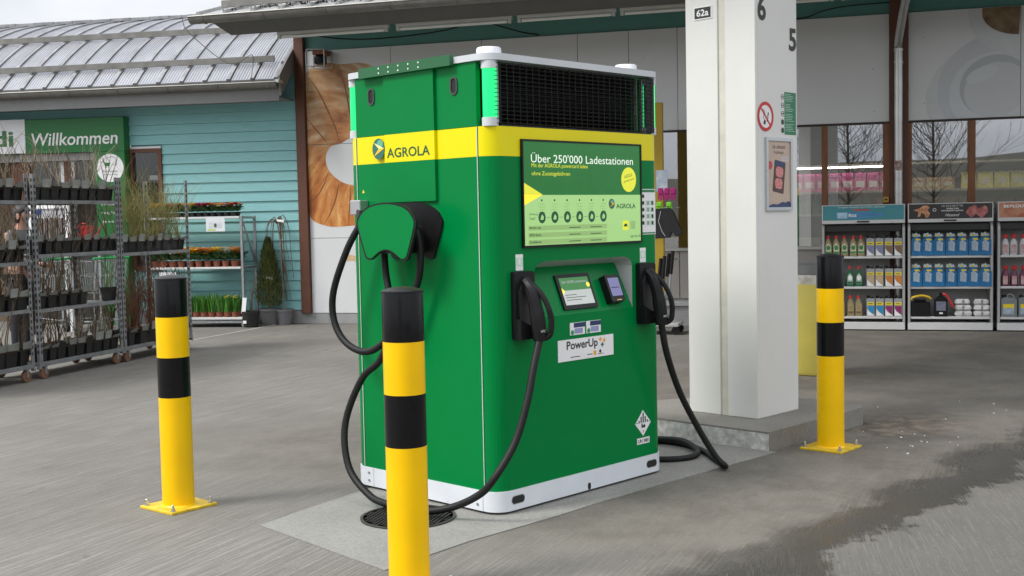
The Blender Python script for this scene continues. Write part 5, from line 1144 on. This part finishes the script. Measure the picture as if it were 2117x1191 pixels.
fill(A_, 1.71, 5, 0.0,.58, TWL, 'the top shelf of the trolley by the person', 'tall bare twigs')
fill(A_, 1.135, 5, 0.0,.58, TW, 'the second shelf of the trolley by the person', 'bare twigs')
fill(A_, .685, 5, 0.0,.58, TW, 'the third shelf of the trolley by the person', 'bare twigs')
fill(A_, .159, 4, 0.05,.55, TWL, 'the base of the trolley by the person', 'tall bare twigs', sc=1.25)
# ================================================================== FLOWER RACK
fk = thing('flower_rack', 'galvanised three tier flower rack against the teal boards', 'rack', PW(-2.45,-.6,0) @ T((0,0,-(MW @ Vector((0,0,0))).z)))
for (x, y) in ((.0,.0),(1.41,.0),(.0,.47),(1.41,.47)):
    MB().box(x,x+.035,y-.0175,y+.0175,.1,1.56,.003).build('post', steel, fk)
    wq = MB().lathe([(0,-.014),(.04,-.014),(.042,0),(.04,.014),(0,.014)],14).xf(T((x+.017,y,.042)) @ Matrix.Rotation(R_(90),4,'X')).build('castor', M('grey_castor', (.25,.25,.25), .5), fk, smooth=True)
    MB().box(x+.005,x+.03,y-.02,y+.02,.084,.0995).build('castor_fork', steel, wq)
for z_ in (1.555,.85,.14):
    MB().box(.036,1.409,-.03,.45,z_-.03,z_,.004).build('shelf_tray', M('pale_grey_tray', (.6,.61,.6), .5, var=.05), fk)
for z_ in (1.54,.84,.1): MB().box(1.415,1.44,.018,.452,z_-.02,z_+.005,.002).build('end_rail', steel, fk)
MB().tube([(1.43,.03,1.5),(1.43,.44,.9)], .012, 8).build('brace', steel, fk); MB().box(.036,1.409,-.016,.016,.06,.095,.003).build('base_rail', steel, fk)
for (x, z_, w_, h_) in ((.98,1.345,.28,.19),(.2,.6,.26,.17)):
    q = thing('price_card', ('white price card with a plant photo on the flower rack','small price card hanging under the middle tier of the flower rack')[x < .5], 'price card', PW(-2.45+x,-.64,z_))
    MB().box(0,w_,0,.004,0,h_,.001).build('card', M('price_card_white', (.7,.72,.74), .5), q); decal('print', rect(.04,w_-.05,.05,h_-.06), FRONT, .0005, M('price_print', (.45,.5,.55), .5, scale=30, col2=(.72,.73,.75)), q, .001); decal('print', rect(.02,w_*.5,.012,.035), FRONT, .0005, M('price_print_lime', (.5,.6,.15), .5), q, .001)
    decal('print', disc(w_*.5,h_*.45,.022,.03,10), FRONT, .0017, M('price_print_green', (.06,.1,.05), .5), q, .0005)
leafm = M('primrose_leaf', (.025,.085,.015), .55, var=.35, scale=25); leafd = M('dark_leaf', (.02,.05,.012), .5, var=.35, scale=25)
terr = M('terracotta_plastic', (.25,.075,.04), .6, var=.1)
def leaf(mb, a, L, w_, up_, z0, r0=.01):
    c, s_ = math.cos(a), math.sin(a); pts = []
    for i in range(4):
        t = i/3; r = r0+L*t*math.cos(up_*(1-.5*t)); zz = z0+L*math.sin(up_)*t*(1.25-.35*t); ww = w_*math.sin(math.pi*(.12+.85*t)); pts += [(c*r-s_*ww, s_*r+c*ww, zz+.004), (c*r, s_*r, zz-.006*(i%2)), (c*r+s_*ww, s_*r-c*ww, zz+.004)]
    mb.add(pts, [q for i in range(3) for q in ((i*3,i*3+1,i*3+4,i*3+3),(i*3+1,i*3+2,i*3+5,i*3+4))])
def leaf_mesh(seed):
    g = random.Random(seed); mb = MB()
    for i in range(22): leaf(mb, g.uniform(0,6.28), g.uniform(.06,.11), g.uniform(.016,.026), g.uniform(.3,1.35), .075)
    return mb.mesh('leaves')
def head_mesh(seed, n=9, R=.022, hh=.14):
    g = random.Random(seed); mb = MB()
    for i in range(n):
        a = g.uniform(0,6.28); r = g.uniform(0,.045); c = Vector((r*math.cos(a), r*math.sin(a), hh+g.uniform(-.02,.025))); 
        for k in range(5):
            b1 = k*1.2566+a; mb.add([c, c+Vector((R*math.cos(b1-.5), R*math.sin(b1-.5), .006)), c+Vector((R*1.5*math.cos(b1), R*1.5*math.sin(b1), .002+g.uniform(0,.01))), c+Vector((R*math.cos(b1+.5), R*math.sin(b1+.5), .006))], [(0,1,2,3)])
    return mb.mesh('flowers')
def grow(me, sx, sz):
    for v in me.vertices: v.co = (v.co.x*sx, v.co.y*sx, .07+(v.co.z-.07)*sz)
    return me
LM = [grow(leaf_mesh(i), 1.1, 1.15) for i in range(3)]; HM = [grow(head_mesh(10+i, 12, .03), 1.2, 1.45) for i in range(3)]
FP = MB().lathe([(.001,.001),(.032,.001),(.04,.05),(.043,.05),(.043,.064),(.037,.064),(.035,.056),(.001,.055)],14).mesh('flower_pot')
fcol = {n_: M('petals_'+n_, c, .5, var=.15, scale=40) for n_, c in (('yellow',(.9,.62,.01)),('orange',(.85,.36,.01)),('pink',(.7,.03,.22)),('red',(.5,.02,.02)),('white',(.75,.75,.7)),('salmon',(.7,.25,.15)))}
def flower(x, y, z_, colr, where, kind='primrose', sc=1., potmat=None):
    o = thing('potted_flower', 'small potted %s with %s flowers on %s' % (kind, colr, where), 'potted plant', PW(-2.45+x,-.6+y,z_*.0) @ T((0,0,z_-(MW @ Vector((0,0,0))).z)) @ RZ(prng.uniform(0,360)) @ Matrix.Scale(sc,4), '%s %ss on %s' % (colr, kind, where))
    mk('pot', FP.copy() if potmat else FP, potmat or terr, o); mk('leaves', LM[prng.randrange(3)].copy(), leafm, o); mk('flowers', HM[prng.randrange(3)].copy(), fcol[colr], o)
for r in range(2):
    for i, c in enumerate(('yellow','yellow','orange','salmon','red','yellow','yellow','pink','red','salmon','yellow','pink','red','yellow')[:13]):
        flower(.08+i*.108, .05+.15*r, 1.556, ('yellow','orange','salmon','red','yellow','pink','white')[(i+r*3)%7] if r else c, 'the top tier', 'primrose', .95, potm)
for r in range(2):
    for i, c in enumerate(('yellow','white','white','orange','yellow','orange','orange','yellow','white','orange')):
        flower(.09+i*.142, .06+.17*r, .851, c if not r else ('orange','yellow','white')[i%3], 'the middle tier', 'pansy', 1.3)
bl = M('bulb_leaf_green', (.06,.2,.02), .5, var=.3, scale=12)
def blades(seed, n=30, L=.24):
    g = random.Random(seed); mb = MB()
    for i in range(n):
        a = g.uniform(0,6.28); x, y = g.uniform(-.03,.03), g.uniform(-.03,.03); h = L*g.uniform(.7,1.1); w_ = .008; lean = g.uniform(0,.06); c, s_ = math.cos(a), math.sin(a)
        mb.add([(x-s_*w_,y+c*w_,.07),(x+s_*w_,y-c*w_,.07),(x+s_*w_+c*lean*.4,y-c*w_+s_*lean*.4,.07+h*.6),(x-s_*w_+c*lean*.4,y+c*w_+s_*lean*.4,.07+h*.6),(x+c*lean,y+s_*lean,.07+h)], [(0,1,2,3),(3,2,4)])
    return mb.mesh('leaves')
BL = [blades(i) for i in range(4)]; DH = head_mesh(77, 6, .016, .27)
for r in range(2):
    for i in range(11):
        yel = i >= 9 and r == 0
        o = thing('potted_bulbs', ('potted daffodil in yellow bloom on the bottom tier' if yel else 'pot of upright green bulb leaves on the bottom tier'), 'potted plant', PW(-2.45+.1+i*.125,-.6+.05+.17*r,0) @ T((0,0,.141-(MW @ Vector((0,0,0))).z)) @ RZ(prng.uniform(0,360)) @ Matrix.Scale(1.05,4), 'daffodils on the bottom tier' if yel else 'bulb pots on the bottom tier')
        mk('pot', FP, terr, o); mk('leaves', BL[prng.randrange(4)], bl, o)
        if yel: mk('flowers', DH, fcol['yellow'].copy() if False else fcol['yellow'], o)
# pots standing by the brown post
gpm = M('grey_plastic_pot', (.13,.13,.13), .55, var=.1); 
th = thing('potted_conifer', 'narrow dark green conifer in a grey pot against the teal boards', 'potted plant', MF @ T((-.64,-.26,0)))
MB().lathe([(.001,.002),(.11,.002),(.145,.2),(.155,.2),(.155,.235),(.14,.235),(.138,.21),(.001,.21)],20).build('pot', gpm, th, smooth=True)
MB().tube([(0,0,.2),(.01,0,.7),(0,.01,1.15)], [.018,.012,.004], 6).build('trunk', barkA, th)
g = random.Random(4); cm_ = MB()
for i in range(7000):
    t = g.random()**.8; zz = .25+t*.97; rr = (.19*min(1,(t+.12)*4)*(1-t)**.7*(1+.22*math.sin(t*31+2*math.sin(t*9)+3*(i%7)))+.01)*(.45+.65*g.random()**.4); a = g.uniform(0,6.28); p = Vector((rr*math.cos(a), rr*math.sin(a), zz)); L = g.uniform(.025,.06); d_ = Vector((math.cos(a)*.45, math.sin(a)*.45, 1)).normalized(); n_ = Vector((-math.sin(a), math.cos(a), 0)).lerp(Vector((g.uniform(-1,1), g.uniform(-1,1), 0)), .5)*.007
    cm_.add([p-n_, p+n_, p+d_*L+n_*.3, p+d_*L-n_*.3], [(0,1,2,3)])
cm_.build('crown', M('conifer_green', (.025,.05,.006), .7, scale=11, col2=(.14,.15,.03)), th)
wl = thing('weeping_willow', 'bare weeping standard with drooping twigs in a grey pot beside the brown post', 'potted plant', MF @ T((-.44,-.2,0)))
MB().lathe([(.001,.002),(.1,.002),(.13,.19),(.14,.19),(.14,.22),(.125,.22),(.123,.2),(.001,.2)],20).build('pot', M('grey_blue_pot', (.16,.16,.17), .5), wl, smooth=True)
MB().tube([(0,0,.19),(-.02,0,.7),(-.03,0,1.2),(-.07,0,1.45)], [.014,.012,.012,.009], 7).build('trunk', barkB, wl)
wb = MB()
for i in range(16):
    a = g.uniform(0,6.28); r = g.uniform(.05,.17); l_ = g.uniform(.5,1.15); wb.tube(smoothpath([(-.07,0,1.43),(-.07+r*.5*math.cos(a),r*.5*math.sin(a),1.5+g.uniform(-.03,.06)),(-.07+r*math.cos(a),r*math.sin(a),1.36),(-.06+r*1.1*math.cos(a),r*1.1*math.sin(a)*.8,1.36-l_*.5),(-.05+r*1.0*math.cos(a)+g.uniform(-.05,.08),r*math.sin(a)*.8,1.4-l_)],3), [.006]*6+[.004]*7, 4)
wb.build('crown', barkA, wl)
for (z_, x) in ((1.47,.05),(.66,-.16)): MB().add([(x-.06,-.12,z_),(x+.05,-.13,z_-.015),(x+.05,-.13,z_+.02),(x-.06,-.12,z_+.03)], [(0,1,2,3)]).build('plant_tag', white, wl)
bp_ = thing('black_potted_shrub', 'black pot with thin stems and a white tag beside the flower rack', 'potted plant', MF @ T((-.75,-.62,0)))
MB().lathe([(.001,.002),(.1,.002),(.125,.2),(.132,.2),(.132,.225),(.118,.225),(.116,.2),(.001,.2)],20).build('pot', potm, bp_, smooth=True); o_ = mk('stems', twig_mesh(91,7,.5,.004), barkA, bp_); o_.location.z = .08
MB().add([(-.09,-.1,.2),(-.02,-.11,.2),(.02,-.13,.42),(-.05,-.12,.42)], [(0,1,2,3)]).build('plant_tag', white, bp_); MB().box(-.05,.0,-.131,-.1265,.06,.1).build('pot_label', white, bp_)
# ================================================================== SHOPPING CARTS, BOARD, PERSON
chrome = M('chromed_wire', (.5,.52,.52), .25, .9)
def shopping_cart(s, d, rot, label):
    c = thing('shopping_cart', label, 'shopping cart', MF @ T((s,-d,0)) @ RZ(rot), 'shopping carts behind the trolleys')
    bs = MB()
    def ring(z_, f, y0): return [(-.24*f,y0,z_),(.24*f,y0,z_),(.24*f,y0+.85*f,z_),(-.24*f,y0+.85*f,z_),(-.24*f,y0,z_)]
    top = ring(.98,1.,0); bot = ring(.55,.82,.08)
    bs.tube(top,.009,5,False); bs.tube(bot,.007,5,False); bs.tube(ring(.78,.92,.04),.005,4,False)
    for e in range(4):
        for k in range(12):
            t = k/12; a = Vector(top[e]).lerp(Vector(top[e+1]), t); b_ = Vector(bot[e]).lerp(Vector(bot[e+1]), t); bs.tube([a,b_],.0035,4,False)
    bs.build('basket', chrome, c)
    MB().cyl((-.26,-.06,1.02),(.26,-.06,1.02),.017,n=10).build('handle', M('cart_handle_green', (.02,.3,.08), .4), c)
    f = MB(); 
    for x in (-.22,.22): f.tube(smoothpath([(x,-.06,1.02),(x,.02,.6),(x,.05,.3),(x,.1,.16),(x,.8,.16)],3), .012, 6)
    f.tube([(-.22,.1,.16),(.22,.1,.16)],.01,6); f.tube([(-.22,.8,.16),(.22,.8,.16)],.01,6); f.build('frame', chrome, c)
    for x in (-.22,.22):
        for y in (.12,.78): MB().cyl((x-.015,y,.06),(x+.015,y,.06),.06,n=14).build('wheel', blkm, c); MB().box(x-.02,x+.02,y-.01,y+.01,.06,.165).build('wheel_fork', steel, c)
shopping_cart(-2.35,1.55,62,'chrome shopping cart parked between the flower rack and the portal'); shopping_cart(-3.1,1.75,66,'chrome shopping cart parked right in front of the portal pillar')
wbd = thing('display_board', 'white framed board of hanging garden tools in front of the entrance', 'display board', MF @ T((-3.65,-1.5,0)))
MB().prism(rect(0,.66,1.08,1.76), 0, .03, FRONT, holes=[rect(.05,.6,1.13,1.71)]).build('frame', white, wbd); MB().box(.05,.6,-.012,-.002,1.13,1.71).build('backing', M('board_grey', (.45,.45,.47), .5), wbd); MB().box(.06,.2,-.03,-.0125,1.63,1.7).build('blue_label', M('label_blue', (.02,.08,.35), .5), wbd)
for i in range(13): MB().cyl((.07+i*.04,-.025,1.14),(.07+i*.04,-.025,1.58),.009,n=6).build('tool_shaft', (blk, M('tool_wood', (.25,.15,.08), .6))[i%2], wbd)
for x in (.0,.62): MB().box(x,x+.04,-.03,.03,.0,1.079).build('leg', white, wbd)
rb = thing('red_watering_can', 'red watering can standing behind the second trolley shelf', 'watering can', MF @ T((-2.9,-1.25,1.25)))
tb_ = thing('sales_table', 'white sales table behind the plant trolleys', 'table', MF @ T((-2.95,-1.25,0)))
MB().box(-.3,.4,-.2,.2,1.2,1.249,.004).build('table_top', white, tb_)
for x in (-.27,.36):
    for y in (-.17,.17): MB().box(x-.02,x+.02,y-.02,y+.02,.0,1.199).build('leg', steel, tb_)
MB().lathe([(.001,.001),(.1,.001),(.11,.02),(.1,.2),(.05,.22)],18).build('body', redc, rb, smooth=True); MB().tube(smoothpath([(.09,0,.05),(.18,0,.12),(.25,0,.24)],4), .014, 8).build('spout', redc, rb); MB().tube(smoothpath([(-.09,0,.05),(-.17,0,.14),(-.1,0,.24),(.0,0,.24)],4), .01, 8).build('handle', redc, rb)
# person behind the trolleys
def skin_mesh(name, verts, edges, radii, sub=2, root=0):
    me = bpy.data.meshes.new(name); me.from_pydata(verts, edges, []); ob = bpy.data.objects.new('tmp', me); COL.objects.link(ob)
    md = ob.modifiers.new('s', 'SKIN'); sv = me.skin_vertices[0].data
    for i, r in enumerate(radii): sv[i].radius = (r, r) if not isinstance(r, tuple) else r; sv[i].use_root = (i == root)
    ob.modifiers.new('u', 'SUBSURF').levels = sub
    dg_ = bpy.context.evaluated_depsgraph_get(); out = bpy.data.meshes.new_from_object(ob.evaluated_get(dg_)); out.name = name
    bpy.data.objects.remove(ob); 
    for p in out.polygons: p.use_smooth = True
    return out
pe = thing('person', 'person in a grey jacket and dark trousers looking down at the plants', 'person', MF @ T((-1.72,-4.1,0)) @ RZ(10))   # faces +x
skinm = M('skin', (.45,.24,.17), .5, var=.06, scale=10); hairm = M('dark_brown_hair', (.015,.01,.008), .5, var=.3, scale=60, bump=.4, bscale=80); jack = M('grey_jacket', (.12,.12,.12), .8, var=.12, scale=10, bump=.2); trou = M('dark_trousers', (.015,.016,.022), .8, var=.15)
V_ = [(0,0,.92),(0,0,1.15),(0,0,1.38),(.015,0,1.46),(.035,0,1.53),(.05,0,1.6),(.04,0,1.67), (0,.1,.86),(.02,.105,.48),(-.01,.105,.1),(.11,.115,.04), (0,-.1,.86),(-.02,-.105,.48),(-.03,-.105,.1),(.09,-.115,.04), (0,.18,1.37),(.03,.22,1.1),(.24,.18,1.02),(.32,.15,1.03), (0,-.18,1.37),(.05,-.22,1.1),(.26,-.16,1.04),(.34,-.12,1.05)]
E_ = [(0,1),(1,2),(2,3),(3,4),(4,5),(5,6),(0,7),(7,8),(8,9),(9,10),(0,11),(11,12),(12,13),(13,14),(2,15),(15,16),(16,17),(17,18),(2,19),(19,20),(20,21),(21,22)]
Rr = [.13,.12,.13,.055,.07,.095,.075,.085,.055,.04,.03,.085,.055,.04,.03,.06,.042,.03,.028,.06,.042,.03,.028]
mk('body', skin_mesh('body', V_, E_, Rr), skinm, pe)
mk('jacket', skin_mesh('jacket', [V_[i] for i in (0,1,2,15,16,17,19,20,21)] + [(.01,0,1.44)], [(0,1),(1,2),(2,3),(3,4),(4,5),(2,6),(6,7),(7,8),(2,9)], [.165,.155,.16,.08,.062,.045,.08,.062,.045,.075]), jack, pe)
mk('trousers', skin_mesh('trousers', [(0,0,.95),(0,.1,.84),(.02,.105,.48),(-.01,.105,.08),(0,-.1,.84),(-.02,-.105,.48),(-.03,-.105,.08)], [(0,1),(1,2),(2,3),(0,4),(4,5),(5,6)], [.15,.105,.075,.06,.105,.075,.06]), trou, pe)
for y in (.11,-.11): MB().box(-.1,.17,y-.045,y+.045,.0,.075,.03).build('shoe', blk, pe)
hh = MB()
for i in range(9):
    for j in range(20):
        pass
hair = MB().lathe([(.001,.118),(.05,.112),(.085,.085),(.1,.04),(.102,-.01),(.095,-.06),(.07,-.09)],22); 
for v in hair.v:
    if v.x > .03 and v.z < .06: v.x = .03+(v.x-.03)*.15; v.y *= 1.02
hair.xf(T((.03,0,1.6)) @ Matrix.Rotation(R_(18),4,'Y') @ Matrix.Diagonal((1.12,.88,1.0,1))).build('hair', hairm, pe, smooth=True)
for y in (.087,-.087): MB().lathe([(.001,-.012),(.02,-.01),(.024,0),(.018,.012),(.001,.012)],12).xf(T((.035,y,1.585)) @ Matrix.Rotation(R_(90),4,'X') @ Matrix.Diagonal((1,1.5,.7,1))).build('ear', skinm, pe, smooth=True)
MB().add([(.135,-.016,1.585),(.135,.016,1.585),(.137,0,1.62),(.166,0,1.578),(.14,0,1.572)], [(0,2,3),(2,1,3),(0,3,4),(3,1,4)]).build('nose', skinm, pe)
MB().tube(smoothpath([(-.05,.09,1.4),(.04,.1,1.45),(.1,.03,1.42),(.12,.0,1.36)],3), .012, 6).build('hood_cord', white, pe)
# ================================================================== BARE TREES across the road (mirrored in the windows), LITTER
def bare_tree(s, d, H, seed, label):
    t = thing('bare_tree', label, 'tree', MF @ T((s,-d,0)), 'bare trees across the road')
    rng = random.Random(seed); tr = MB(); cr_ = MB(); tr.tube([(0,0,0),(.05,.03,H*.25),(0,.1,H*.6),(.08,.05,H*.95)], [.08,.06,.04,.015], 8)
    tr.build('trunk', M('grey_bark', (.05,.042,.035), .9), t)
    for i in range(130):
        z_ = H*(.16+.75*rng.random()); a = rng.uniform(0,6.28); dd = Vector((math.cos(a), math.sin(a), rng.uniform(.25,.9))).normalized(); branch(cr_, Vector((0,.05,z_)), dd, H*rng.uniform(.25,.5)*(1.1-.6*z_/H), rng.uniform(.012,.022), 2, rng, 6)
    cr_.build('crown', M('grey_bark', (.05,.042,.035), .9), t)
bare_tree(6.9,36,9,1,'large bare tree across the road mirrored in the window beside the column'); bare_tree(10.3,37,9.5,2,'large bare tree across the road mirrored in the window above the croissant advert')
g = random.Random(9); lt_ = MB()
for i in range(26):
    x, y = 2.95+g.gauss(0,.32), -.72+g.gauss(0,.22)
    if g.random() < .3: x, y = 3.2+g.uniform(-.5,1.6), -.2+g.uniform(-.5,.6)
    if x < 3.6 and y > -.2: continue
    r = g.uniform(.003,.008); lt_.box(x-r,x+r,y-r*.7,y+r*.7,.0,r*.9,r*.3)
tag(lt_.build('white_grit', M('white_grit', (.7,.7,.68), .8), mw=MC), 'scattered white grit on the concrete by the bollard', 'grit', kind='stuff')
